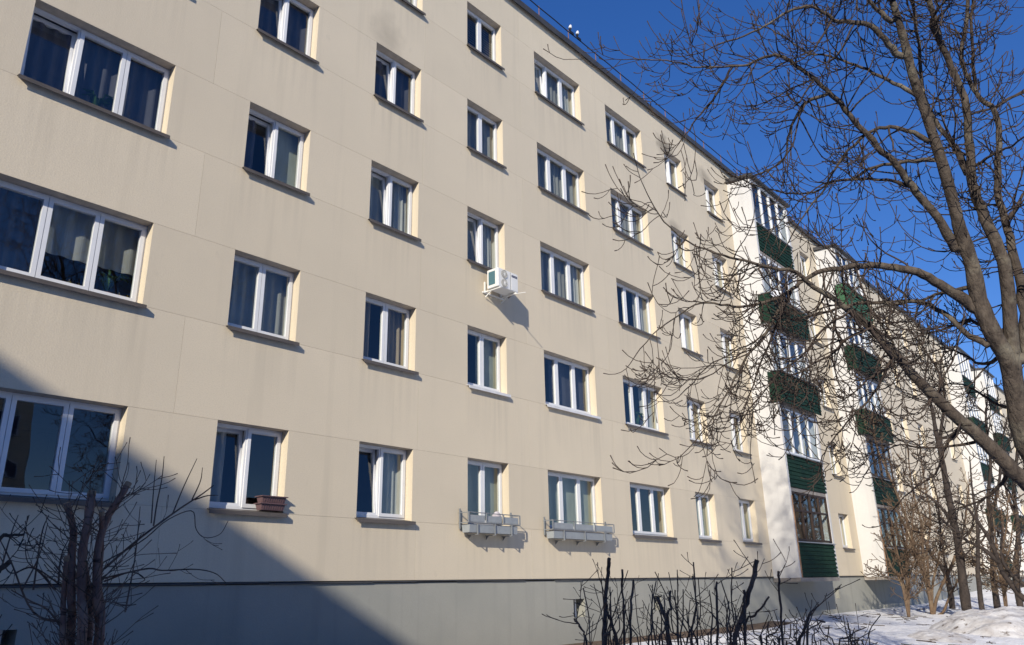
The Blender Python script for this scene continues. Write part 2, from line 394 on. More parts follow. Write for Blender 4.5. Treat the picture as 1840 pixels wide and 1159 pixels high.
# window columns: left, width, sashes
COLS = [(-4.9, 1.25, 2), (-1.2, 1.25, 2), (2.51, 2.06, 3), (5.91, 1.245, 2), (8.59, 1.26, 2), (11.31, 1.24, 2), (13.88, 2.06, 3), (17.22, 2.0, 3),
        (20.62, 1.16, 2), (23.39, 1.15, 2)]
NAMES = ['Y', 'Z', 'A', 'B', 'C', 'D', 'E', 'F', 'G', 'H']
LOGG = [25.30, 33.95, 55.9, 63.6, 86.0]
LW, LD = 3.4, .88
FARC = [32.05, 40.5, 43.3, 46.5, 49.6, 52.9, 61.5, 69.5, 72.6, 75.8, 79.2, 82.4, 92.0, 95.5]
for i, x in enumerate(FARC): COLS.append((x, 1.1, 2)); NAMES.append('far%d' % i)
order = sorted(range(len(COLS)), key=lambda i: COLS[i][0])

def wall_box(x0, x1, z0, z1):
    mb = MB().box(x0, x1, 0, WT, z0, z1); o = part('wall_panel', mb, 'wall', BLD); return o
cuts = [XL, -3, 1.2, 5.22, 9.95, 13.25, 16.6, 20.0, 22.6, 25.3, 29.5, 33.95, 38.5, 44.9, 51.2, 55.9, 63.6, 70, 77, 86, XR]
for r in range(0, 6):
    z0 = ZPL if r == 0 else ZT+SH*(r-1)
    z1 = ZR if r == 5 else ZB+SH*r
    part('wall_core', MB().box(XL+.01, XR-.01, GC, .339, z0+.001, z1-.001), 'core', BLD)
    for a, b in zip(cuts[:-1], cuts[1:]):
        wall_box(a+GAP/2, b-GAP/2, z0+(GAP if r else 0), z1-(GAP if r < 5 else 0))
for r in range(5):
    z0, z1 = ZB+SH*r, ZT+SH*r
    xs = [XL]
    for i in order: xs += [COLS[i][0], COLS[i][0]+COLS[i][1]]
    xs.append(XR)
    for a, b in zip(xs[::2], xs[1::2]): wall_box(a, b, z0, z1)
# end walls and back
part('end_wall', MB().box(XL-.02, XL+.28, .36, 12, .0, ZR), 'wall', BLD)
part('end_wall', MB().box(XR-.28, XR+.02, .36, 12, .0, ZR), 'wall', BLD)
part('rear_wall', MB().box(XL, XR, 12.01, 12.3, .0, ZR), 'wall', BLD)
# plinth with vent openings
VENTS = [(3.25, 3.66, .86, 1.22), (14.66, 15.08, .92, 1.30), (18.0, 18.36, .95, 1.30), (30.6, 31.0, .95, 1.30), (48.2, 48.6, 1.15, 1.5)]
pm = MB(); x = XL
for (a, b, c, d) in VENTS:
    pm.box(x, a, .02, .5, -.6, ZPL-.045); pm.box(a, b, .02, .5, -.6, c); pm.box(a, b, .02, .5, d, ZPL-.045); x = b
pm.box(x, XR, .02, .5, -.6, ZPL-.045)
part('plinth', pm, 'plinth', BLD)
for (a, b, c, d) in VENTS:
    vm = MB().box(a+.002, b-.002, .40, .42, c+.002, d-.002)
    for k in range(5):
        zc = c+.03+(d-c-.06)*k/4
        vm.prism([(.20, zc-.012), (.26, zc+.018), (.262, zc+.026), (.202, zc-.004)], a+.002, b-.14)
    vm.cur = 1; vm.box(b-.14, b-.10, .19, .27, c+.002, d-.002)
    vent = part('basement_vent', vm, ['concrete', 'pvc'], BLD)
fl = MB(); xs = np.arange(XL, XR+.1, 1.0)
for a, b in zip(xs[:-1], xs[1:]):
    dz = random.uniform(-.014, .008)
    fl.prism([(-.012, ZPL-.032+dz), (.03, ZPL-.022+dz), (.03, ZPL-.003), (-.010, ZPL-.012+dz)], a, b-.002)
part('drip_flashing', fl, 'coping', BLD)
# rooms behind the windows
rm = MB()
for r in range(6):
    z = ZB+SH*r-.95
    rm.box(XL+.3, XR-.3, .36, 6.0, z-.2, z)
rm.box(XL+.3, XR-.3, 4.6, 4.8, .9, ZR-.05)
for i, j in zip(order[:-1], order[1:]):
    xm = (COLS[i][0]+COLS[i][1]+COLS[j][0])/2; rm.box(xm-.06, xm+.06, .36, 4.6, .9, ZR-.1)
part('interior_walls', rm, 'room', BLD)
# roof
part('roof', MB().box(XL-.05, XR+.05, .26, 12.35, ZR+.002, ZR+.10), 'coping', BLD)
cs = [XL]+list(np.arange(-5, XR, 2.5))+[XR]
for a, b in zip(cs[:-1], cs[1:]):
    j = random.uniform(-.008, .008)
    part('coping', MB().prism([(-.11, ZR-.10+j), (-.10, ZR+.10+j), (.27, ZR+.16), (.27, ZR+.13), (-.07, ZR+.02+j), (-.085, ZR-.10+j)], a, b-.004), 'coping', BLD)
for k in range(-4, 40):
    xp = 14.17+1.36*k
    part('rail_post', MB().tube([(xp, 0, ZR+.05), (xp+random.uniform(-.01, .01), 0, ZR+.54)], .014, 6), 'rust', BLD)
part('roof_cable', MB().tube([(8.0+.68*k, -.005, ZR+.50-(.015 if k % 2 else 0)+.006*math.sin(k)) for k in range(90)], .017, 6), 'black', BLD)

# windows
CACHE = {}
def cached(key, fn):
    if key not in CACHE: CACHE[key] = fn()
    return CACHE[key]
B0, MU, SB = .052, .05, .058
HW = ZT-ZB
def frame_mesh(w, ns):
    mb = MB(); h = HW; z0 = .045
    mb.ring(.002, w-.002, z0, h-.002, B0, 0, .07)
    for k in range(1, ns):
        xm = w*k/ns; mb.box(xm-MU/2, xm+MU/2, .001, .069, z0+B0, h-.002-B0)
    return mb.mesh('window', 'pvc')
def sash_rect(w, ns, k):
    a = B0-.022 if k == 0 else w*k/ns+MU/2-.020
    b = w-B0+.022 if k == ns-1 else w*(k+1)/ns-MU/2+.020
    return a, b, .045+B0-.022, HW-B0+.022
def curtain_mesh(w, h, folds, amp, mat, seed):
    r = np.random.default_rng(seed); n = max(8, int(folds*8)); mb = MB(); ph = r.uniform(0, 6, 3)
    pts = []
    for i in range(n+1):
        x = w*i/n; y = amp*(math.sin(2*math.pi*folds*i/n+ph[0])+.5*math.sin(2*math.pi*folds*.43*i/n+ph[1]))
        pts.append((x, y))
    for i in range(n):
        (xa, ya), (xb, yb) = pts[i], pts[i+1]
        mb.quad((xa, ya, 0), (xb, yb, 0), (xb, yb*.6, h), (xa, ya*.6, h))
    return mb.mesh('curtain', mat, True)
def blind_mesh(w, h, mat):
    mb = MB(); n = int(h/.07)
    for k in range(n):
        z = h*k/n; mb.prism([(-.016, z), (.016, z+.05), (.017, z+.052), (-.015, z+.002)], 0, w)
    return mb.mesh('blind', mat)
def sill_mesh(w):
    mb = MB()
    mb.prism([(-.082, -.062), (-.082, -.004), (.195, .044), (.195, .032), (-.073, -.014), (-.073, -.062)], -.03, w+.03)
    return mb.mesh('sill', 'sill')

WCFG = {}
def cfg(k, **a): WCFG[k] = a
cfg('A3', tilt=[0], cur='dim'); cfg('A2', cur='dimleft'); cfg('A1', cur='none')
cfg('B1', tilt=[0], cur='left'); cfg('B2', cur='sheer'); cfg('B3', tilt=[0], cur='screenright'); cfg('B4', tilt=[0], cur='dim')
cfg('C1', tilt=[0], cur='right'); cfg('C2', cur='beige'); cfg('C3', tilt=[0], cur='drape'); cfg('C4', tilt=[0], cur='dim'); cfg('C5', cur='drape')
cfg('D1', cur='screen'); cfg('D2', cur='screenright', light=1); cfg('D3', tilt=[0], cur='drape'); cfg('D4', cur='sheer'); cfg('D5', cur='blind')
cfg('E1', cur='screen'); cfg('E2', cur='dimright', light=1); cfg('E3', cur='drape'); cfg('E4', cur='sheer'); cfg('E5', tilt=[0], cur='drape')
cfg('F1', cur='none'); cfg('F2', cur='right'); cfg('F3', cur='right'); cfg('F4', cur='sheer'); cfg('F5', cur='sheer')
cfg('G1', cur='screen'); cfg('G2', cur='beige'); cfg('G3', cur='drape', tilt=[0]); cfg('G4', cur='drape'); cfg('G5', cur='sheer', tilt=[0])
cfg('H1', cur='screen'); cfg('H2', cur='blind'); cfg('H3', cur='drape'); cfg('H4', cur='drape'); cfg('H5', cur='sheer')
YW = .19
for ci, (x0, w, ns) in enumerate(COLS):
    for r in range(1, 6):
        c = WCFG.get(NAMES[ci]+str(r), {}); z0 = ZB+SH*(r-1)
        fr = link('window', cached(('f', w, ns), lambda: frame_mesh(w, ns)), BLD, (x0, YW, z0), world=True)
        s = link('sill', cached(('s', w, c.get('light')), lambda: sill_mesh(w)), fr, (0, -YW, 0))
        if c.get('light'):
            s.data = cached(('sl', w), lambda: sill_mesh(w)); s.data.materials[0] = M['sill_light']
        for k in range(ns):
            a, b, lo, hi = sash_rect(w, ns, k); sw, sh_ = b-a, hi-lo
            sa = link('sash', cached(('sa', round(sw, 3)), lambda: MB().ring(0, sw, 0, sh_, SB, -.016, .052).mesh('sash', 'pvc')), fr, (a, 0, lo))
            pn = link('pane', cached(('pn', round(sw, 3)), lambda: MB().quad((SB, .018, SB), (sw-SB, .018, SB), (sw-SB, .018, sh_-SB), (SB, .018, sh_-SB)).mesh('pane', 'glass')), fr, (a, 0, lo))
            t = -math.radians(6.5) if k in c.get('tilt', []) else 0
            for q in (sa, pn):
                q.rotation_euler.x = t
                if t: q.location.y = .02
            if not t: pn.rotation_euler = (random.gauss(0, .004), 0, random.gauss(0, .006))
        cu = c.get('cur') or random.choice(['sheer', 'drape', 'none', 'sheer', 'left', 'screen', 'beige', 'blind'])
        H2 = HW+.25; seed = ci*7+r; yl = .175
        def put(xa, xb, folds, amp, mt, z=-.05, h=H2):
            link('curtain', curtain_mesh(xb-xa, h, folds, amp, mt, seed), fr, (xa, yl, z))
        if cu == 'sheer': put(-.15, w+.15, w*7, .025, 'sheer')
        elif cu == 'dim': put(-.15, w+.15, w*6, .03, 'dim')
        elif cu == 'dimleft': put(-.15, w*.36, w*3, .03, 'dim'); put(w*.36, w+.1, w*3, .02, 'sheer', .55, .9)
        elif cu == 'dimright': put(w*.30, w+.15, w*2, .008, 'dim')
        elif cu == 'drape': put(-.2, w*.26, 5, .04, 'drape'); put(w*.72, w+.2, 5, .04, 'drape'); put(-.1, w+.1, w*6, .02, 'sheer', 0, H2)
        elif cu == 'beige': put(-.2, w*.34, 5, .04, 'beige'); put(w*.62, w+.2, 5, .04, 'beige')
        elif cu == 'rose': put(-.2, w*.3, 5, .04, 'rose'); put(-.1, w+.1, w*6, .02, 'sheer')
        elif cu == 'left': put(-.2, w*.30, 4, .03, 'sheer')
        elif cu == 'right': put(w*.66, w+.2, 4, .03, 'drape')
        elif cu == 'screen': put(-.1, w+.1, 2, .006, 'screen')
        elif cu == 'screenright': put(w*.5, w+.1, 1, .004, 'screen'); put(-.2, w*.3, 4, .03, 'dim')
        elif cu == 'blind':
            link('blind', cached(('bl', w), lambda: blind_mesh(w+.1, HW+.1, 'blind')), fr, (-.05, .16, .05))

# loggias
def loggia(x0, idx):
    x1 = x0+LW; f = -LD
    zb, zt = 1.56, 15.78
    mb = MB()
    mb.box(x0, x0+.14, f, -.002, zb+.12, zt); mb.box(x1-.14, x1, f, -.002, zb+.12, zt)
    lg = part('loggia', mb, ['white_wall'], BLD)
    def sub(name, m2, mats): return link(name, m2.mesh(name, mats), lg, world=False) if False else _sub(name, m2, mats)
    def _sub(name, m2, mats):
        o = link(name, m2.mesh(name, mats)); o.parent = lg; return o
    for r in range(6):
        z = zb+SH*r
        if r == 5: break
        _sub('slab', MB().box(x0-.001 if r == 0 else x0+.142, x1+.001 if r == 0 else x1-.142, f+(-.001 if r == 0 else .02), -.003, z, z+.118), 'concrete')
    _sub('loggia_roof', MB().prism([(f-.14, zt-.02), (f-.14, zt+.07), (-.005, zt+.17), (-.005, zt+.02)], x0-.10, x1+.10), 'coping')
    for r in range(5):
        z = zb+SH*r+.14; wrap = (r in (2, 3)) if idx == 0 else (r in (2, 3, 4)) if idx == 1 else r in (1, 3)
        brown = (r == 0 and idx == 0) or (idx == 1 and r in (0, 1))
        ph = 1.06; nb = 8; yo = f-.20 if wrap else f-.012
        xa, xb = (x0-.05, x1+.05) if wrap else (x0+.13, x1-.06)
        zz = z-.02 if wrap else z
        gm = 'green_light' if (idx == 1 and r == 4) else 'green'
        bh = ph/nb
        for k in range(nb):
            za = zz+bh*k
            jy = random.uniform(-.004, .004)
            _sub('board', MB().prism([(yo+jy, za), (yo+.020+jy, za+bh-.008), (yo+.045, za+bh-.008), (yo+.045, za)], xa, xb+random.uniform(-.03, .03)), gm)
            if wrap:
                _sub('board', MB().box(xa-.002, xa+.022, yo+.05, f+.22, za, za+bh-.010), gm)
        _sub('parapet_cap', MB().prism([(yo-.05, zz+ph-.012), (yo-.05, zz+ph+.012), (f+.10, zz+ph+.05), (f+.10, zz+ph+.02)], xa-.02, xb+.04), 'grey_panel')
        _sub('parapet', MB().box(x0+.143, x1-.143, f+.05, f+.10, z, z+ph), 'concrete')
        # glazing
        ga, gb = z+ph+.052, zb+SH*(r+1)-.01
        if r == 4: gb = zt-.02
        fm = 'brown_wood' if brown else 'pvc'; gx0, gx1 = x0+.143, x1-.143; n = 4
        gm_ = MB().ring(gx0, gx1, ga, gb, .06, f+.02, f+.08)
        for k in range(1, n):
            xm = gx0+(gx1-gx0)*k/n; gm_.box(xm-.045, xm+.045, f+.005, f+.079, ga+.06, gb-.06)
        if brown: gm_.box(gx0+.06, gx1-.06, f+.010, f+.072, gb-.62, gb-.56)
        _sub('glazing_frame', gm_, fm)
        for k in range(n):
            xa_, xb_ = gx0+(gx1-gx0)*k/n+.046, gx0+(gx1-gx0)*(k+1)/n-.046
            _sub('pane', MB().quad((xa_, f+.05, ga+.05), (xb_, f+.05, ga+.05), (xb_, f+.05, gb-.05), (xa_, f+.05, gb-.05)), 'glass')
        if (r+idx) % 3 != 1:
            cm = curtain_mesh((gx1-gx0)*(.9 if brown else .55), gb-ga, 9, .03, 'drape' if not brown else 'meshy', r+idx*9)
            o = link('curtain', cm, lg, (gx0+.1, f+.28, ga))
    # weathered edge board on the near corner of the lowest balcony
    _sub('edge_board', MB().box(x0+.085, x0+.128, f-.03, f-.003, zb+.13, zb+SH-.15), 'orange_wood')
    return lg
for i, x in enumerate(LOGG): loggia(x, i)

# ------------------------------------------------------------------ things on the facade
ac = thing('air_conditioner', (12.1, 0, 7.75), 'white outdoor air conditioner unit on wall brackets below a window', 'air conditioner')
ax0, ax1, ay0, ay1, az0, az1 = 11.79, 12.45, -.46, -.13, 7.76, 8.20
cb = MB().box(ax0, ax1, ay0, ay1, az0, az1); o = part('casing', cb, 'ac', ac); bevel(o, .018, 3)
part('coil_grille', MB().box(ax0-.004, ax0+.01, ay0+.09, ay1-.05, az0+.07, az1-.06), 'teal', ac)
for zc in (az1-.115, az0+.115):
    fc = (ax0+.20, ay0-.003, zc)
    fan = part('fan_opening', MB().lathe([(0, 0), (.098, 0), (.098, .004)], fc, (0, -1, 0), 24), 'ac_dark', ac)
    gr = MB()
    for rr in (.03, .052, .075, .097):
        gr.tube([(fc[0]+rr*math.cos(t), fc[1]-.010, fc[2]+rr*math.sin(t)) for t in np.linspace(0, 2*math.pi, 25)], .0035, 4)
    for t in np.linspace(0, 2*math.pi, 17)[:-1]:
        gr.tube([(fc[0]+.012*math.cos(t), fc[1]-.012, fc[2]+.012*math.sin(t)), (fc[0]+.10*math.cos(t+.35), fc[1]-.012, fc[2]+.10*math.sin(t+.35))], .003, 4)
    gr.lathe([(0, .014), (.022, .013), (.022, .004)], fc, (0, -1, 0), 12)
    part('fan_guard', gr, 'ac', ac)
part('panel_seam', MB().box(ax0+.405, ax0+.413, ay0-.003, ay0+.01, az0+.02, az1-.02), 'ac_dark', ac)
part('service_cover', MB().box(ax0+.425, ax1-.012, ay0-.006, ay0+.01, az0+.02, az1-.03), 'ac', ac)
part('badge', MB().box(ax0+.435, ax1-.03, ay0-.009, ay0, az1-.115, az1-.095).box(ax0+.435, ax1-.03, ay0-.009, ay0, az1-.085, az1-.065), 'badge', ac)
for bxx in (ax0+.06, ax1-.08):
    part('bracket', MB().box(bxx-.018, bxx+.018, -.48, -.002, az0-.034, az0-.004).box(bxx-.02, bxx+.02, -.026, -.001, az0-.045, az0+.22)
         .prism([(-.20, az0-.041), (-.17, az0-.041), (-.027, az0-.12), (-.027, az0-.15)], bxx-.006, bxx+.006), 'ac', ac)
part('bracket_rail', MB().box(ax0-.02, ax1+.02, -.030, -.002, az0-.05, az0-.02), 'ac', ac)
part('refrigerant_pipe', MB().tube([(ax1-.02, -.30, az0+.16), (ax1+.07, -.28, az0+.17), (ax1+.15, -.20, az0+.16), (ax1+.19, -.10, az0+.10), (ax1+.20, .01, az0+.06)], .016, 8), 'pipe', ac, True)
part('drain_spout', MB().tube([(ax1-.12, -.28, az0-.01), (ax1-.10, -.50, az0-.045), (ax1-.08, -.74, az0-.07)], .009, 6), 'ac', ac)

def flower_rack(x0, x1, label, zt):
    t = thing('flower_box_rack', ((x0+x1)/2, -.02, zt-.45), label, 'flower box', 'grey steel flower racks')
    yf = -.27
    fr = MB()
    fr.tube([(x0, .0, zt), (x0, yf, zt), (x1, yf, zt), (x1, .0, zt)], .010, 6)
    fr.tube([(x0, .0, zt-.19), (x0, yf, zt-.19), (x1, yf, zt-.19), (x1, .0, zt-.19)], .011, 6)
    n = 3
    for k in range(n+1):
        xx = x0+(x1-x0)*k/n; fr.box(xx-.013, xx+.013, yf-.012, yf+.008, zt-.19, zt)
    for xx in (x0, x1): fr.box(xx-.015, xx+.015, -.045, -.02, zt-.30, zt+.08)
    part('rack_frame', fr, 'grey_paint', t)
    for k in range(n):
        a, b = x0+(x1-x0)*k/n+.03, x0+(x1-x0)*(k+1)/n-.03
        o = part('front_panel', MB().box(a, b, yf+.012, yf+.026, zt-.175, zt-.045), 'grey_panel', t); bevel(o, .004, 1)
    part('trough', MB().prism([(yf+.03, zt-.37), (yf+.02, zt-.215), (-.03, zt-.215), (-.06, zt-.37)], x0+.05, x1-.05), 'grey_panel', t)
    for k in range(3):
        xx = x0+(x1-x0)*(k+.5)/3
        part('hook', MB().box(xx-.011, xx+.011, yf-.012, yf+.006, zt-.40, zt-.192).box(xx-.011, xx+.011, yf-.012, -.005, zt-.412, zt-.40)
             .prism([(-.02, zt-.413), (-.10, zt-.413), (-.02, zt-.49)], xx-.006, xx+.006), 'grey_paint', t)
flower_rack(11.06, 12.56, 'shorter grey steel flower box rack holding a white bundle under a two pane window', 2.96)
flower_rack(13.66, 15.98, 'longer empty grey steel flower box rack under a three pane window', 2.93)
# white bundle in the rack
mb = MB(); cx, cy, cz = 11.98, -.14, 2.77
prof = [(0.001, .34), (.05, .335), (.10, .30), (.14, .24), (.155, .16), (.15, .08), (.13, .0), (.001, -.01)]
mb.lathe(prof[::-1], (cx, cy, cz), (.12, -.05, 1), 18)
bv = []
for p in mb.v:
    q = np.array(p); n_ = .014*vnoise(q[0]*30, q[2]*34, 5); bv.append((cx+(q[0]-cx)*(.95+n_*9), cy+(q[1]-cy)*(.6+n_*6), cz+(q[2]-cz)*(.74+n_*5)))
mb.v = bv
tag(link('white_bag', mb.mesh('white_bag', 'plush', True)), 'white crumpled plastic bag tucked in the shorter flower box rack', 'bag')

def planter(z, dx, label):
    t = thing('planter', (6.93+dx, -.0, z), label, 'planter')
    x0, x1, h = 6.71+dx, 7.13+dx, .095
    b = MB(); y0, y1 = -.085, .085
    i = .02
    lo = [(x0+i, y0+i, z), (x1-i, y0+i, z), (x1-i, y1-i, z), (x0+i, y1-i, z)]; hi = [(x0, y0, z+h), (x1, y0, z+h), (x1, y1, z+h), (x0, y1, z+h)]
    k = len(b.v); b.v += lo+hi
    for f in ((0, 3, 2, 1), (4, 5, 6, 7), (0, 1, 5, 4), (1, 2, 6, 5), (2, 3, 7, 6), (3, 0, 4, 7)): b.f.append(tuple(k+q for q in f)); b.mi.append(0)
    part('trough', b, 'planter', t)
    o = part('rim', MB().ring(x0-.022, x1+.022, 0, 1, .03, 0, 1) if False else MB().box(x0-.022, x1+.022, y0-.022, y0+.012, z+h-.004, z+h+.010).box(x0-.022, x1+.022, y1-.012, y1+.022, z+h-.004, z+h+.010).box(x0-.022, x0+.01, y0+.012, y1-.012, z+h-.004, z+h+.010).box(x1-.01, x1+.022, y0+.012, y1-.012, z+h-.004, z+h+.010), 'planter', t)
    rb = MB()
    for q in range(9):
        xx = x0+.05+(x1-x0-.1)*q/8
        rb.prism([(y0+.012, z+.012), (y0-.004, z+h-.012), (y0+.01, z+h-.012), (y0+.024, z+.012)], xx-.006, xx+.006)
    part('ribs', rb, 'planter', t)
planter(2.775, 0, 'plum plastic planter with ribbed front, lower of two stacked on a sill')
planter(2.884, .012, 'plum plastic planter nested on top of another on a window sill')

# rooftop lamps on the cable
for (xx, i) in ((15.58, 0), (15.93, 1)):
    t = thing('roof_lamp', (xx, -.02, ZR+.5), ['white teardrop lamp fixed over a rusty roof rail post', 'white teardrop lamp on the cable beyond the one over the post'][i], 'lamp')
    part('lamp_head', MB().lathe([(.001, 0), (.040, .01), (.050, .04), (.044, .10), (.027, .15), (.001, .17)], (xx, -.03, ZR+.60), (.25, 0, 1), 14), 'pvc', t, True)
    part('lamp_socket', MB().lathe([(.001, -.06), (.03, -.06), (.045, .01), (.001, .012)], (xx, -.03, ZR+.60), (.25, 0, 1), 12), 'black', t)
    part('lamp_bar', MB().box(xx-.02, xx+.16, -.05, -.018, ZR+.45, ZR+.535), 'black', t)

# small dish on the balcony
dp = at(1393, 531, y=-1.16)
t = thing('satellite_dish', (dp[0], dp[1]+.1, dp[2]-.2), 'small white satellite dish fixed to a green balcony parapet', 'satellite dish')
part('reflector', MB().lathe([(.001, .0), (.09, .008), (.16, .035), (.21, .07), (.213, .066), (.16, .028), (.09, 0), (.001, -.008)], tuple(dp), (-.55, -.75, .35), 20), 'pvc', t, True)
part('mast', MB().tube([(dp[0], dp[1]+.02, dp[2]), (dp[0], dp[1]+.10, dp[2]-.10), (dp[0], dp[1]+.12, dp[2]-.42)], .016, 8), 'grey_paint', t)
part('receiver_arm', MB().tube([(dp[0]-.02, dp[1]-.02, dp[2]-.17), (dp[0]-.16, dp[1]-.22, dp[2]-.02)], .010, 6).box(dp[0]-.19, dp[0]-.13, dp[1]-.25, dp[1]-.19, dp[2]-.04, dp[2]+.03), 'grey_paint', t)

# plants and ornaments on the inner window boards
def pot_plant(x, z, label, h=.35, n=16, y=.325):
    t = thing('potted_plant', (x, y, z), label, 'plant')
    part('pot', MB().lathe([(.001, 0), (.05, 0), (.07, .10), (.075, .11), (.001, .10)], (x, y, z), sides=14), 'pot', t)
    lm = MB(); r = np.random.default_rng(int(x*100))
    for k in range(n):
        a = r.uniform(0, 6.28); l = h*r.uniform(.6, 1); w = .02*r.uniform(.8, 1.8); d = np.array([math.cos(a), math.sin(a)*.5])
        p0 = np.array([x, y, z+.1]); p1 = p0+np.array([d[0]*l*.35, d[1]*l*.35, l*.7]); p2 = p1+np.array([d[0]*l*.4, d[1]*l*.4, -l*.08])
        s = np.array([-d[1], d[0], 0])*w*2
        lm.quad(p0-s*.2, p0+s*.2, p1+s, p1-s); lm.quad(p1-s, p1+s, p2+s*.1, p2-s*.1)
    part('leaves', lm, 'leaf', t)
zs = lambda r: ZB+SH*(r-1)+.06
# a window board carries them
for nm, r in (('A', 3), ('A', 2), ('F', 2), ('C', 1), ('F', 1)):
    c = COLS[NAMES.index(nm)]; part('window_board', MB().box(c[0]-.05, c[0]+c[1]+.05, .275, .46, ZB+SH*(r-1)+.03, ZB+SH*(r-1)+.06), 'pvc', BLD)
pot_plant(3.62, zs(3), 'leafy green potted plant behind the middle pane of an upper three pane window', .42, 22)
pot_plant(4.18, zs(2), 'spiky green potted plant beside gold ornaments behind window glass', .5, 10)
pot_plant(18.35, zs(2), 'bushy green potted plant behind the middle pane over the sill of a second storey window', .55, 40)
for k, (x, s) in enumerate(((3.66, .05), (3.79, .04), (4.34, .045), (4.46, .04))):
    t = thing('ornament', (x, .305, zs(2)), ['round gold ornament standing left of the plant behind glass', 'small gold ornament next to the round gold one behind glass', 'gold ornament just right of the spiky plant behind glass', 'gold ornament close to the window frame behind glass'][k], 'ornament')
    part('bauble', MB().lathe([(.001, .04), (s*.7, .05), (s, .04+s), (s*.7, .03+2*s), (.012, .045+2*s), (.012, .07+2*s), (.001, .07+2*s)], (x, .305, zs(2)), sides=12), 'gold', t, True)
    part('foot', MB().lathe([(.001, 0), (s*.8, 0), (.012, .045), (.001, .05)], (x, .305, zs(2)), sides=12), 'gold', t)

# ------------------------------------------------------------------ other blocks of the estate
def block(name, x0, x1, y0, y1, h, label, face, zlo=-.4):
    t = thing(name, ((x0+x1)/2, (y0+y1)/2, 0), label, 'building')
    part('walls', MB().box(x0, x1, y0, y1, zlo, h), 'wall', t)
    part('roof', MB().box(x0-.15, x1+.15, y0-.15, y1+.15, h+.003, h+.16), 'coping', t)
    n = int(((y1-y0) if face == 'x' else (x1-x0))/3.3)
    for r in range(5):
        z = 2.7+2.8*r
        for k in range(n):
            u = (y0 if face == 'x' else x0)+1.4+3.3*k; w = 2.0 if k % 3 == 1 else 1.25
            fm = MB(); gm_ = MB(); sm_ = MB()
            if face == 'x':
                X = x1+.004; fm.box(X, X+.03, u, u+w, z, z+1.35); gm_.box(X+.031, X+.034, u+.07, u+w/2-.04, z+.07, z+1.28); gm_.box(X+.031, X+.034, u+w/2+.04, u+w-.07, z+.07, z+1.28); sm_.box(X, X+.10, u-.04, u+w+.04, z-.05, z-.01)
            else:
                Y = y1+.004; fm.box(u, u+w, Y, Y+.03, z, z+1.35); gm_.box(u+.07, u+w/2-.04, Y+.031, Y+.034, z+.07, z+1.28); gm_.box(u+w/2+.04, u+w-.07, Y+.031, Y+.034, z+.07, z+1.28); sm_.box(u-.04, u+w+.04, Y, Y+.10, z-.05, z-.01)
            wo = part('window', fm, 'pvc', t)
            for nm_, q, mt in (('pane', gm_, 'badge'), ('sill', sm_, 'sill')):
                o = link(nm_, q.mesh(nm_, mt)); o.parent = wo; o.matrix_parent_inverse = wo.matrix_parent_inverse.inverted() if False else Matrix.Identity(4)
block('neighbouring_block', -33.0, -19.45, -52, 4, 16.4, 'five storey block at right angles whose roof edge shades the cream facade', 'x')
block('opposite_block', -12.0, 17.9, -58, -45, 16.0, 'cream block across the yard, mirrored in a ground floor window', 'y')

# ------------------------------------------------------------------ trees
def resample(p, n):
    p = np.asarray(p, float)
    q = np.vstack([2*p[0]-p[1], p, 2*p[-1]-p[-2]]); out = []
    seg = len(p)-1
    for t in np.linspace(0, seg, n):
        i = min(int(t), seg-1); f = t-i; a, b, c, d = q[i:i+4]
        out.append(.5*((2*b)+(-a+c)*f+(2*a-5*b+4*c-d)*f*f+(-a+3*b-3*c+d)*f**3))
    return np.array(out)
def grow(tb, p, d, L, r0, r, droop=.12, up=.30, jit=.16, k=8, rt=.0042, sides=4, level=0, ndens=5.0, sub=(.15, .45)):
    d = d/np.linalg.norm(d); pts = [p]; st = L/k; ds = [d]
    for i in range(k):
        f = (i+1)/k
        d = d+r.normal(0, jit*.55, 3)+np.array([0, 0, -droop if f < .5 else up*(.5+f*.6)])
        d /= np.linalg.norm(d); p = p+d*st; pts.append(p); ds.append(d)
    pts = np.array(pts); rad = np.maximum(np.linspace(r0, r0*.35, k+1), rt); rad[-1] *= 1.45
    tb.tube(pts, rad, sides)
    if level > 0:
        m = max(1, int(r.poisson(L*ndens)))
        for _ in range(m):
            i = int(r.integers(max(1, k//4), k)); n = r.normal(0, 1, 3); n -= ds[i]*(n@ds[i]); n /= np.linalg.norm(n)
            grow(tb, pts[i], ds[i]*.75+n*.8, L*r.uniform(*sub)+.06, rad[i]*.72, r, droop, up, jit, max(4, k-3), rt, sides, level-1, ndens, sub)
    return pts, rad
def sprout(tb, pts, rad, r, dens, lo, hi, level=1, start=.15, droop=.12, up=.3, bias=(0, 0, 0), rmax=.016, rt=.0042, ndens=5, sub=(.15, .45), sides=4):
    seg = np.linalg.norm(np.diff(pts, axis=0), axis=1); cl = np.concatenate([[0], np.cumsum(seg)]); L = cl[-1]
    n = int(r.poisson(max(0, L*(1-start)*dens)))
    for _ in range(n):
        s = L*(start+(1-start)*r.uniform()**.85)
        i = min(np.searchsorted(cl, s)-1, len(pts)-2); i = max(i, 0); f = (s-cl[i])/seg[i]
        p = pts[i]*(1-f)+pts[i+1]*f; R = rad[i]*(1-f)+rad[i+1]*f
        t = (pts[i+1]-pts[i])/seg[i]; q = r.normal(0, 1, 3); q -= t*(q@t); q /= np.linalg.norm(q)
        d = t*r.uniform(.2, .9)+q+np.array(bias)
        l = r.uniform(lo, hi)*(1-.35*s/L)
        grow(tb, p, d, l, min(R*.6, rmax*(.5+.6*l)), r, droop, up, .15, 8, rt, sides, level, ndens, sub)

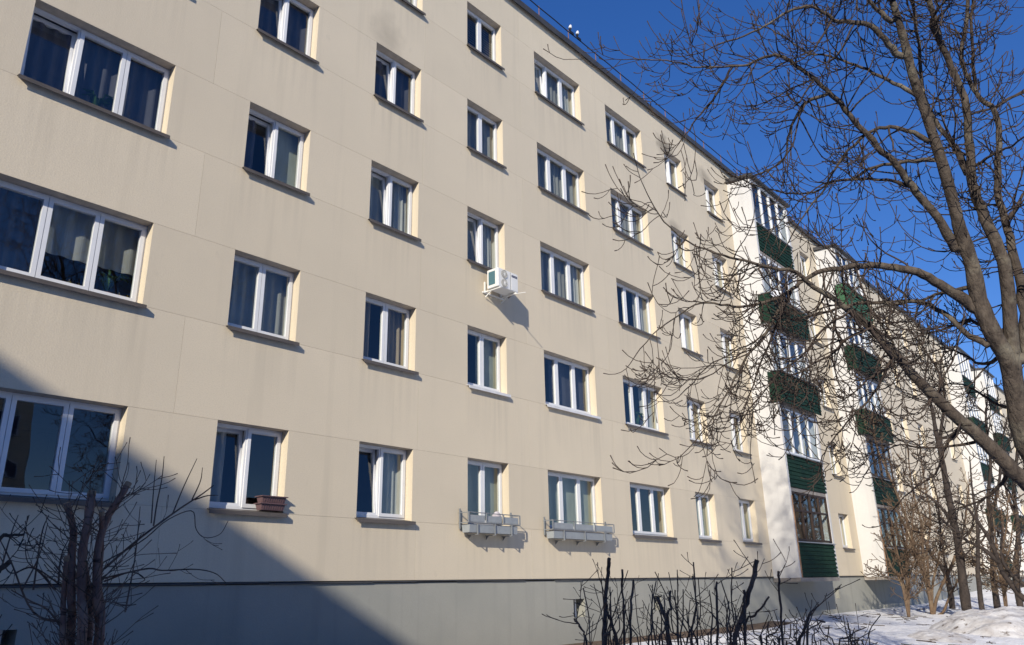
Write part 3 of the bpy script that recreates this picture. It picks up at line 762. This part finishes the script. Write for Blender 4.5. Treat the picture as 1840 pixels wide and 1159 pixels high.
r = np.random.default_rng(21)
TD = 10.0
base = np.array([10.35, -9.45, 0.0])
TREE = thing('chestnut_tree', (base[0], base[1], gh(base[0], base[1])), 'big bare chestnut tree with several stems spreading over the yard', 'tree')
PX = TD/F
def trace(px, d0, d1, w0, w1, n=None):
    k = len(px); p = [at(x, y, d=d0+(d1-d0)*i/(k-1)) for i, (x, y) in enumerate(px)]
    n = n or k*3; q = resample(p, n)
    dd = np.linspace(d0, d1, n)
    w = (w1+(w0-w1)*np.linspace(1, 0, n)**1.5)*.325*dd/F
    q[1:-1] += r.normal(0, .006, q[1:-1].shape)
    return q, w
tw = MB()
# trunk
tp = [base+np.array([.10, 0, -.25]), base+np.array([.08, 0, .5]), base+np.array([-.02, -.03, 1.5])]+[at(x, y, d=d) for x, y, d in ((1868, 860, 10.4), (1846, 800, 10.3), (1829, 737, 10.2), (1814, 655, 10.1), (1786, 603, 10), (1760, 542, 10), (1747, 478, 10), (1725, 413, 10), (1717, 380, 10), (1693, 293, 10), (1669, 221, 10), (1641, 138, 10), (1628, 86, 10), (1614, 35, 10), (1603, 0, 10))]
tr_p = resample(tp, 60)
tr_w = np.interp(np.linspace(0, 1, 60), [0, .08, .25, .35, .5, .6, .75, 1], [.19, .15, .112, .094, .086, .068, .054, .034])
part('trunk', MB().tube(tr_p, tr_w*(1+.05*r.normal(0, 1, 60)), 14), 'bark', TREE, True)
LIMBS = [
 # pixels, d0, d1, w0, w1
 ([(1822, 672), (1816, 594), (1807, 486), (1786, 426), (1769, 390), (1752, 345), (1745, 304), (1741, 242), (1735, 190), (1714, 131), (1690, 76), (1679, 35), (1669, 0)], 10.1, 10.6, 34, 12),
 ([(1738, 311), (1710, 255), (1683, 221), (1660, 170), (1652, 90), (1640, 0)], 10.4, 11.2, 15, 7),
 ([(1846, 640), (1840, 581), (1833, 508), (1816, 435), (1807, 400), (1793, 345), (1793, 293), (1795, 242), (1786, 197), (1759, 173), (1738, 138), (1728, 104), (1735, 40), (1745, -20)], 10.2, 11.4, 24, 8),
 ([(1786, 197), (1800, 186), (1840, 162), (1880, 120)], 11.2, 11.6, 9, 5),
 ([(1752, 166), (1748, 104), (1745, 35), (1752, -20)], 11.2, 11.4, 8, 6),
 ([(1690, 76), (1672, 40), (1700, 0), (1730, -60)], 10.5, 10.2, 8, 5),
 ([(1862, 880), (1840, 862), (1816, 844), (1773, 797), (1734, 762), (1686, 719), (1643, 676), (1609, 637), (1563, 590), (1528, 559), (1497, 536), (1462, 516), (1428, 488), (1374, 479), (1329, 466), (1290, 455), (1239, 436), (1194, 398), (1168, 358)], 10.3, 8.6, 40, 3),
 ([(1747, 551), (1712, 525), (1678, 504), (1643, 488), (1600, 480), (1567, 476), (1528, 480), (1485, 485), (1447, 501), (1423, 520), (1396, 537), (1338, 551), (1302, 548), (1262, 544), (1230, 560), (1185, 591), (1150, 627)], 10, 9.0, 26, 3),
 ([(1410, 530), (1374, 604), (1338, 645), (1311, 699), (1284, 744), (1253, 788)], 9.4, 9.2, 10, 3),
 ([(1423, 520), (1400, 575), (1372, 640), (1350, 700), (1330, 760)], 9.4, 9.7, 9, 3),
 ([(1773, 620), (1742, 603), (1712, 577), (1678, 551), (1643, 542), (1609, 545), (1555, 544), (1520, 551), (1478, 563), (1439, 571), (1400, 582), (1347, 618), (1311, 636), (1270, 660), (1232, 700)], 10, 10.8, 15, 3),
 ([(1742, 516), (1695, 525), (1656, 538), (1610, 540), (1560, 560)], 10, 10.7, 10, 4),
 ([(1716, 447), (1691, 400), (1664, 365), (1633, 330), (1610, 295), (1579, 268), (1555, 237), (1528, 210), (1505, 179), (1478, 155), (1439, 124), (1412, 105), (1390, 100), (1364, 106), (1343, 117), (1317, 120), (1276, 120), (1247, 120), (1211, 111), (1173, 108), (1138, 106)], 10, 9.2, 21, 3),
 ([(1317, 120), (1299, 150), (1282, 179), (1258, 205), (1241, 229), (1226, 249)], 9.4, 9.3, 9, 3),
 ([(1490, 168), (1461, 179), (1443, 188), (1431, 211), (1420, 232), (1414, 258), (1411, 281), (1393, 299), (1358, 314)], 9.6, 9.9, 10, 4),
 ([(1617, 100), (1594, 78), (1571, 50), (1536, 39), (1501, 37), (1478, 19), (1447, 12), (1411, 23), (1381, 44), (1340, 62), (1290, 80)], 10, 9.4, 16, 4),
 ([(1641, 167), (1602, 148), (1563, 128), (1528, 113), (1485, 101), (1447, 93), (1400, 60), (1360, 45)], 10, 10.4, 10, 3),
 ([(1668, 254), (1637, 237), (1606, 229), (1571, 233), (1544, 252), (1516, 280), (1493, 315), (1478, 346), (1454, 373), (1430, 410)], 10, 9.5, 12, 4),
 ([(1690, 287), (1641, 289), (1610, 293), (1563, 303), (1532, 322), (1497, 326), (1458, 346), (1419, 346), (1390, 342), (1350, 330)], 10, 10.3, 11, 3.5),
 ([(1629, 334), (1602, 324), (1555, 322), (1516, 324), (1489, 328), (1450, 350), (1420, 380)], 9.9, 9.6, 9, 3),
 ([(1602, 39), (1571, 12), (1545, -20), (1500, -40), (1440, -30)], 10, 9.7, 12, 5),
 ([(1603, 645), (1580, 690), (1560, 720), (1520, 760), (1490, 800), (1475, 830)], 9.2, 9.4, 8, 3),
 ([(1699, 735), (1660, 690), (1620, 650), (1600, 610), (1570, 560)], 9.9, 10.6, 11, 5),
 ([(1563, 590), (1520, 610), (1490, 640), (1450, 660), (1430, 700), (1425, 750)], 9.0, 9.2, 9, 3),
 ([(1528, 559), (1480, 590), (1440, 640), (1400, 670), (1360, 720)], 8.9, 9.2, 8, 3),
 ([(1770, 790), (1720, 800), (1660, 805), (1610, 800), (1570, 830)], 10, 10.4, 8, 3),
 ([(1745, 304), (1780, 280), (1820, 260), (1860, 230)], 10.5, 10.0, 8, 4),
 ([(1807, 400), (1840, 350), (1870, 300)], 10.5, 10.8, 9, 5),
 ([(1800, 640), (1770, 655), (1735, 640), (1700, 625), (1660, 640)], 10.2, 10.9, 10, 3),
 ([(1826, 735), (1790, 725), (1750, 700), (1710, 690), (1670, 700)], 10.3, 11.2, 9, 3),
 ([(1734, 762), (1700, 800), (1680, 850), (1640, 880), (1610, 910)], 10, 10.6, 9, 3),
 ([(1816, 844), (1790, 880), (1760, 900), (1720, 915), (1700, 945)], 10.2, 10.8, 9, 3),
 ([(1686, 719), (1690, 680), (1670, 640), (1640, 600)], 9.9, 10.6, 8, 3),
 ([(1780, 590), (1740, 575), (1700, 590), (1660, 600), (1620, 590)], 10.2, 11, 9, 3),
]
SKEL = [(tr_p, tr_w)]
for (px, d0, d1, w0, w1) in LIMBS:
    p, w = trace(px, d0, d1, w0, w1)
    best = None
    for (pp, ww) in SKEL:                       # root the limb in the stem it leaves
        dd_ = np.linalg.norm(pp-p[0], axis=1); i_ = int(dd_.argmin())
        if best is None or dd_[i_] < best[0]: best = (dd_[i_], pp[i_], ww[i_])
    SKEL.append((p, w))
    if best[0] < .7:
        w[0:3] = np.minimum(w[0:3]*1.12, best[2]*.85)
        p = np.vstack([best[1], .5*(best[1]+p[0]), p]); b_ = min(w[0]*1.15, best[2]*.9); w = np.concatenate([[b_, b_], w])
    low = np.mean([q[1] for q in px]) > 480
    left = px[-1][0] < 1500
    part('limb', MB().tube(p, w, 10 if w0 > 12 else 7), 'bark' if w0 > 9.5 else 'twig', TREE, True)
    sprout(tw, p, w, r, 9.4 if left else 11.5, .35, 1.5 if left else 1.15, 2, .16, droop=.17 if low else .10, up=.36, bias=(0, 0, -.35 if low else -.1), ndens=3.2, rmax=.0105, sub=(.25, .62))
    if w1 <= 4: grow(tw, p[-1], p[-1]-p[-2], .55, w[-1], r, .0, .2, level=1)
# crown above the frame
def crown_up(p0, d0, L, r0, n):
    tb = MB(); pts, rad = grow(tb, p0, d0, L, r0, r, -.06, .05, .10, 12, .012, 8, 0)
    part('limb', tb, 'bark', TREE, True)
    for _ in range(n):
        i = int(r.integers(2, 12)); q = r.normal(0, 1, 3); q[2] = abs(q[2])*.3
        tb = MB(); p2, r2 = grow(tb, pts[i], (pts[i]-pts[i-1])/L*12*.5+q*.8, r.uniform(1.4, 3.0), rad[i]*.6, r, .0, .05, .13, 10, .006, 6, 0)
        part('limb', tb, 'bark', TREE, True)
        sprout(tw, p2, r2, r, 11.0, .35, 1.2, 2, .15, .06, .2, ndens=3, sub=(.25, .6))
for i_, (p0, d0, L, r0, n) in enumerate(((tr_p[-1], tr_p[-1]-tr_p[-3], 5.6, .050, 14), (at(1669, 0, d=10.6), np.array([-.2, .1, 1]), 5.6, .040, 13), (at(1745, -20, d=11.4), np.array([.1, .1, 1]), 5.2, .032, 11), (at(1752, -20, d=11.4), np.array([.4, -.1, 1]), 4.6, .03, 9), (at(1500, -40, d=9.7), np.array([-.4, .3, 1]), 2.4, .022, 4), (at(1640, 0, d=11.2), np.array([-.1, .5, 1]), 4.8, .028, 10))):
    crown_up(np.asarray(p0), np.asarray(d0, float), L, r0, n)
o = part('twigs', tw, 'twig', TREE, True); o['kind'] = 'stuff'
print('twig faces', len(tw.f))

# ---- slender trees and bushes by the balconies
def stems_tree(name, label, stems, mat, cat='tree', seed=3, dens=4, lo=.3, hi=1.1, lvl=1, group=None, zsink=.1, rt=.006, bias=(0, 0, .2), droop=.02, up=.15, rmax=.012):
    rr = np.random.default_rng(seed); p0 = stems[0][0][0]
    t = thing(name, (float(p0[0]), float(p0[1]), gh(p0[0], p0[1])), label, cat, group); tb = MB()
    for i, (pts, r0, r1) in enumerate(stems):
        q = resample(pts, max(6, len(pts)*4)); q[1:] += rr.normal(0, .004, q[1:].shape)*min(1, np.linalg.norm(q[0]-CAM)/8)
        w = np.linspace(r0, r1, len(q))
        part('stem', MB().tube(q, w*(1+.05*rr.normal(0, 1, len(q))), 8), mat, t, True)
        sprout(tb, q, w, rr, dens, lo, hi, lvl, .15, droop, up, bias, rmax, rt, 4)
    if tb.v: o = part('twigs', tb, mat, t, True); o['kind'] = 'stuff'
    return t
def gpt(px, py, sink=.12):          # foot of a stem, on the terrain
    z = .3
    for _ in range(25):
        p = at(px, py, z=z); z = .6*z+.4*min(gh(p[0], min(p[1], -.4)), 1.2)
    return np.array([p[0], p[1], z-sink])
def chain(foot, pxs, drift=0.0):
    D = np.linalg.norm(foot-CAM); return [foot]+[at(x, y, d=D*(1+drift*(i+1)/len(pxs))) for i, (x, y) in enumerate(pxs)]
f1 = at(1733, 1080, d=33); f1[2] = gh(f1[0], f1[1])-.1
D1 = 33
stems_tree('young_tree', 'slim dark young tree with leaning trunk in the snow before the cream wall', [
    (np.array([f1]+[at(*q, d=D1) for q in ((1731, 1050), (1726, 1010), (1718, 957), (1704, 889), (1694, 831), (1682, 778), (1675, 735), (1662, 690), (1668, 640))]), .17, .03),
    (np.array([at(*q, d=D1) for q in ((1694, 831), (1690, 780), (1698, 720), (1690, 660), (1700, 620))]), .07, .02),
    (np.array([at(*q, d=D1) for q in ((1718, 957), (1690, 910), (1650, 880), (1622, 870))]), .06, .02)], 'dark_bark', seed=5, dens=2.5, lo=.6, hi=2.0, rt=.011, rmax=.02)
f2 = gpt(1675, 1104)
stems_tree('bushy_shrub', 'many stemmed tan shrub rising from the snow near the second balcony column', [
    (np.array(chain(f2+np.array([.0, 0, 0]), p)), w, .02) for p, w in (
        ([(1668, 1060), (1648, 1000), (1628, 930), (1600, 860), (1575, 800), (1568, 740)], .07), ([(1672, 1070), (1660, 1010), (1655, 940), (1640, 880), (1630, 800)], .06),
        ([(1685, 1070), (1712, 1010), (1730, 960), (1738, 900), (1742, 860)], .07), ([(1670, 1050), (1666, 990), (1672, 930), (1660, 860), (1650, 780)], .05),
        ([(1695, 1100), (1705, 1075), (1722, 1040), (1735, 1000)], .06), ([(1664, 1050), (1640, 980), (1612, 920), (1590, 900)], .05),
        ([(1676, 1050), (1690, 980), (1685, 900), (1672, 850)], .05))], 'warm_bark', 'shrub', seed=9, dens=5, lo=.4, hi=1.6, lvl=2, rt=.009, rmax=.016)
f3 = gpt(1657, 1084)
stems_tree('young_tree', 'dark crooked sapling leaning towards the green balcony boards', [
    (np.array(chain(f3, [(1650, 1050), (1644, 1022), (1627, 979), (1613, 922), (1600, 870), (1590, 800), (1580, 760)])), .12, .025),
    (np.array(chain(f3, [(1652, 1050), (1655, 1010), (1658, 960)])), .05, .02)], 'dark_bark', seed=12, dens=4.5, lo=.5, hi=1.8, lvl=2, rt=.010, rmax=.018)
f4 = gpt(1711, 1093)
stems_tree('young_tree', 'dark forked sapling standing between the tan shrub and the leaning young tree', [
    (np.array(chain(f4, [(1708, 1065), (1701, 1036), (1690, 1015), (1672, 994), (1652, 957), (1618, 925), (1600, 905)])), .13, .025),
    (np.array(chain(f4, [(1706, 1065), (1696, 1000), (1690, 950), (1680, 900)])), .08, .02)], 'dark_bark', seed=15, dens=3.5, lo=.5, hi=1.8, lvl=2, rt=.010, rmax=.018)
f5 = at(1760, 1080, d=32); f5[2] = gh(f5[0], f5[1])-.1
stems_tree('young_tree', 'straight thin dark sapling upright in front of the third balcony column', [
    (np.array([f5]+[at(*q, d=32) for q in ((1758, 1040), (1757, 1010), (1757, 946), (1750, 900), (1747, 878), (1742, 820))]), .09, .02)], 'dark_bark', seed=18, dens=2.5, lo=.4, hi=1.2, rt=.010, rmax=.016)
f6 = np.array([15.4, -8.6, gh(15.4, -8.6)-.1]); D6 = 15.0
stems_tree('bushy_shrub', 'brown arching shrub behind the snow heap leaning over from the yard edge', [
    (np.array([f6, at(1880, 1100, d=D6), at(1840, 1077, d=D6), at(1806, 1036, d=D6), at(1794, 1007, d=D6), at(1779, 972, d=D6), at(1759, 940, d=D6), at(1738, 913, d=D6), at(1715, 899, d=D6)]), .055, .015),
    (np.array([at(1797, 1012, d=D6), at(1768, 987, d=D6), at(1738, 972, d=D6), at(1718, 957, d=D6), at(1690, 930, d=D6)]), .035, .012),
    (np.array([at(1880, 1100, d=D6), at(1850, 1060, d=D6), at(1815, 1030, d=D6), at(1800, 1000, d=D6), at(1800, 940, d=D6)]), .04, .012)], 'dark_bark', 'shrub', seed=22, dens=3, lo=.3, hi=.9, rt=.006)

def far_stem(px, D): return np.array([at(*q, d=D) for q in px])
def far_foot(px, py, D):
    f = at(px, py, d=D); f[2] = gh(f[0], f[1])-.1; return f
stems_tree('young_tree', 'tall slim sapling forking high up between the third and fourth balcony columns', [
    (np.vstack([far_foot(1786, 1066, 36), far_stem([(1785, 1040), (1783, 980), (1776, 900), (1780, 830), (1772, 760), (1775, 700)], 36)]), .12, .025),
    (far_stem([(1779, 930), (1795, 870), (1800, 800), (1812, 740)], 36), .07, .02)], 'dark_bark', seed=61, dens=4, lo=.6, hi=2.0, lvl=2, rt=.012, rmax=.02)
stems_tree('young_tree', 'thin crooked tree farthest along the yard before the white balcony walls', [
    (np.vstack([far_foot(1826, 1058, 38), far_stem([(1824, 1030), (1830, 960), (1822, 880), (1828, 800), (1818, 740)], 38)]), .13, .03),
    (far_stem([(1826, 930), (1808, 880), (1800, 820)], 38), .07, .02)], 'dark_bark', seed=62, dens=4, lo=.6, hi=2.0, lvl=2, rt=.012, rmax=.02)
stems_tree('bushy_shrub', 'tall tan shrub with upright canes beneath the fourth balcony column', [
    (np.vstack([far_foot(1800, 1062, 33), far_stem(p, 33)]), .05, .015) for p in (
        [(1798, 1030), (1790, 980), (1785, 930)], [(1801, 1020), (1803, 960), (1798, 900)], [(1804, 1030), (1815, 980), (1822, 930)], [(1797, 1035), (1775, 1000), (1760, 970)], [(1800, 1010), (1808, 950), (1812, 890)])],
    'warm_bark', 'shrub', seed=63, dens=6, lo=.4, hi=1.5, lvl=2, rt=.010, rmax=.016)
stems_tree('bushy_shrub', 'wide tan shrub of thin canes against the grey plinth beside the second balcony column', [
    (np.vstack([far_foot(1628, 1082, 31.5), far_stem(p, 31.5)]), .045, .015) for p in (
        [(1622, 1040), (1610, 980), (1600, 930)], [(1628, 1030), (1630, 970), (1626, 900)], [(1634, 1040), (1650, 990), (1662, 930)], [(1630, 1020), (1640, 950), (1640, 880)], [(1620, 1050), (1598, 1010), (1585, 960)])],
    'warm_bark', 'shrub', seed=64, dens=6, lo=.4, hi=1.5, lvl=2, rt=.010, rmax=.016)
# fallen twigs and bark litter on the snow
lt = MB(); rl = np.random.default_rng(70)
for k in range(420):
    x, y = rl.uniform(13, 45), rl.uniform(-10, -.6); a = rl.uniform(0, 6.28); l = rl.uniform(.08, .45)
    p = [np.array([x+math.cos(a)*l*t, y+math.sin(a)*l*t+.03*math.sin(t*5), 0]) for t in (0, .5, 1)]
    lt.tube([np.array([q[0], q[1], gh(q[0], q[1])+.012]) for q in p], rl.uniform(.005, .012), 4)
tag(link('fallen_twigs', lt.mesh('fallen_twigs', 'twig')), 'fallen twigs scattered over the old snow', 'twigs', kind='stuff')

# ---- pruned shrubs in front of the camera
def cut_shrub(label, foot_px, D, thick, thin_n, seed, spread=45, zt=(1020, 1110), nb=1):
    rr = np.random.default_rng(seed)
    f = at(foot_px, 1159, d=D); f = np.array([f[0], f[1], gh(f[0], f[1])-.08])
    t = thing('pruned_shrub', tuple(f), label, 'shrub', 'pruned shrubs before the facade')
    tb = MB()
    for (pts, w) in thick:
        k = len(pts); P = [at(x, y, d=D+rr.normal(0, .05)) for x, y in pts]
        low = P[0]; P = [f*.75+np.array([low[0], low[1], f[2]])*.25+np.array([0, 0, .02]), f*.3+low*.7]+P
        q = resample(P, len(P)*4); q[3:-1] += rr.normal(0, .004, q[3:-1].shape)
        rad = np.linspace(w*.92, w*.80, len(q))*.5*D/F
        part('stem', MB().tube(q, rad*(1+.07*rr.normal(0, 1, len(q))), 8), 'hedge', t, False)
        sprout(tb, q, rad, rr, 4.5, .12, .5, 1, .35, -.02, .05, (0, 0, .25), .006, .0024, 4)
    for k in range(thin_n):
        a = foot_px+rr.normal(0, spread*.6); b = a+rr.normal(0, spread*.55); y1 = rr.uniform(*zt)
        dd = D+rr.normal(0, .35); top = at(b, y1, d=dd); lo = at(a, 1175, d=dd)
        P = np.array([np.array([f[0]*.5+lo[0]*.5, f[1]*.5+lo[1]*.5, f[2]]), lo, (lo+top)/2+rr.normal(0, .03, 3), top])
        q = resample(P, 10); rad = np.linspace(rr.uniform(2.0, 3.8), rr.uniform(1.1, 2.0), 10)*.5*D/F
        tb.tube(q, rad, 5)
        sprout(tb, q, rad, rr, 3.0, .10, .4, nb, .4, -.01, .04, (0, 0, .15), .005, .0020, 3)
    o = part('twigs', tb, 'hedge', t); o['kind'] = 'stuff'
    return t
cut_shrub('pruned shrub with a tall thick sawn stem, below the longer flower rack', 1085, 6.2, [([(1086, 1159), (1088, 1088), (1092.7, 1026), (1094.5, 1004)], 8), ([(1108, 1159), (1093, 1104), (1088, 1080)], 6), ([(1054, 1159), (1045, 1130), (1032, 1112)], 4)], 7, 31)
cut_shrub('pruned shrub with two blunt upright stems beside the tall sawn stem', 1128, 6.6, [([(1122, 1159), (1120, 1088), (1118, 1023)], 4.6), ([(1133, 1159), (1133, 1100), (1138, 1042)], 4.8)], 10, 32)
cut_shrub('pruned shrub with a forked thick stem sawn just under the plinth line', 1195, 6.3, [([(1204, 1159), (1195, 1111), (1182, 1074)], 8), ([(1197, 1115), (1204, 1092), (1205, 1062)], 4.5), ([(1218, 1159), (1213, 1060)], 3)], 11, 33)
cut_shrub('dense pruned shrub of thin criss crossing canes without thick stems', 1258, 6.8, [([(1289, 1159), (1289, 1100), (1288, 1046)], 5), ([(1235, 1159), (1250, 1100), (1246, 1010)], 3)], 12, 34)
cut_shrub('pruned shrub with the thickest slanting sawn stem, next to the balcony wall', 1330, 6.0, [([(1322, 1159), (1336, 1104), (1347, 1060), (1360.5, 1006)], 9.5), ([(1340, 1159), (1337, 1104), (1336, 1060)], 6), ([(1338, 1125), (1358, 1104), (1382, 1072)], 4), ([(1315, 1020), (1316, 1100), (1330, 1159)][::-1], 2.6)], 10, 35)
cut_shrub('sparse pruned shrub with low stems in front of the snow under the balcony', 1425, 6.4, [([(1407, 1159), (1402, 1073), (1399, 1026)], 4.6), ([(1435, 1159), (1446, 1128), (1457, 1100)], 5.5), ([(1452, 1159), (1454, 1110)], 3.5)], 12, 36, 60, (1085, 1150))

cut_shrub('low spindly shrub with the fewest canes, rising from open snow past the balcony wall', 1520, 7.2, [([(1530, 1159), (1524, 1120)], 3)], 12, 37, 50, (1105, 1150))

def left_shrub():
    D = 6.0; rr = np.random.default_rng(44)
    f = at(155, 1159, d=D); f = np.array([f[0], f[1], gh(f[0], f[1])-.08])
    t = thing('pollarded_shrub', tuple(f), 'pollarded shrub with thick sawn stems and long bent twigs in shade', 'shrub'); tb = MB()
    for pts, w in (([(126, 1159), (128, 1060), (129, 995), (132, 952), (120, 904)], 14), ([(146, 1159), (146, 1070), (148, 995), (158, 937), (165, 884)], 17), ([(175, 1159), (174, 1080), (175, 995), (190, 937), (212, 900), (231, 868)], 14), ([(180, 1159), (178, 1050), (182, 980), (183, 918)], 11), ([(112, 1159), (114, 1080), (120, 1000)], 10), ([(158, 1159), (160, 1090), (152, 1010)], 13)):
        P = [at(x, y, d=D+rr.normal(0, .08)) for x, y in pts]; P = [np.array([f[0]*.7+P[0][0]*.3, f[1]*.7+P[0][1]*.3, f[2]])]+P
        q = resample(P, len(P)*4); rad = np.linspace(w*.88, w*.72, len(q))*.5*D/F
        part('stem', MB().tube(q, rad*(1+.06*rr.normal(0, 1, len(q))), 10), 'red_bark', t, True)
        part('sawn_end', MB().lathe([(.001, .004), (rad[-1]*1.05, .002), (rad[-1]*1.05, -.03)], tuple(q[-1]), tuple(q[-1]-q[-3]), 10), 'cut', t)
        sprout(tb, q, rad, rr, 16, .15, .75, 1, .2, .0, .03, (0, 0, .35), .005, .0022, 4)
    for pts, w in (([(187, 1022), (249, 969), (316, 919), (360, 890), (384, 872)], 3.4), ([(187, 1010), (255, 972), (300, 935), (345, 918), (352, 950), (368, 966), (395, 960), (410, 936)], 2), ([(187, 1039), (263, 1022), (292, 1025), (351, 1023), (386, 1030), (405, 1046)], 2.6), ([(276, 945), (282, 905), (291, 860), (295, 820)], 2.4), ([(272, 940), (276, 880), (281, 826)], 2), ([(310, 924), (330, 875), (354, 824)], 2.2), ([(345, 898), (360, 865), (364, 840)], 2), ([(187, 1045), (235, 1028), (260, 1040), (250, 1048)], 2.4),
                   ([(225, 1100), (243, 1000), (252, 910)], 2.4), ([(100, 1060), (60, 1020), (20, 1030), (0, 1000)], 3), ([(60, 1060), (75, 960), (88, 925)], 2.6), ([(40, 1060), (70, 1000), (86, 940)], 2.4), ([(105, 1050), (110, 1000), (125, 965)], 2.6), ([(0, 1030), (20, 960), (33, 925)], 2.4), ([(120, 1060), (80, 1030), (50, 1010), (45, 970)], 2.2), ([(350, 898), (372, 891), (392, 890)], 2.2), ([(130, 1159), (90, 1100), (55, 1080), (20, 1060)], 3), ([(120, 1120), (60, 1100), (20, 1010), (0, 970)], 3.2)):
        P = [at(x, y, d=D+.1+rr.normal(0, .03)) for x, y in pts]; q = resample(P, len(P)*4); rad = np.linspace(w*1.2, w*.5, len(q))*.5*D/F
        tb.tube(q, rad, 5); sprout(tb, q, rad, rr, 3.5, .08, .32, 1, .3, 0, .12, (0, 0, .2), .0035, .0018, 4, (.15, .45), 3)
    o = part('twigs', tb, 'hedge', t); o['kind'] = 'stuff'
left_shrub()
# cut stub shrub at the frame's edge
D = 5.2; rr = np.random.default_rng(50)
f = at(-40, 1159, d=D); f = np.array([f[0], f[1], gh(f[0], f[1])-.08])
stems_tree('pruned_bush', 'low dark pruned bush with short sawn branches beside the pollarded shrub', [
    (np.array([f, at(-30, 1100, d=D), at(-5, 1030, d=D), (at(20, 1009, d=D))]), .022, .014),
    (np.array([f, at(-40, 1050, d=D), at(0, 970, d=D), at(18, 962, d=D), at(44, 960, d=D)]), .016, .006)], 'dark_bark', 'shrub', seed=51, dens=6, lo=.15, hi=.5, rt=.002, rmax=.005)
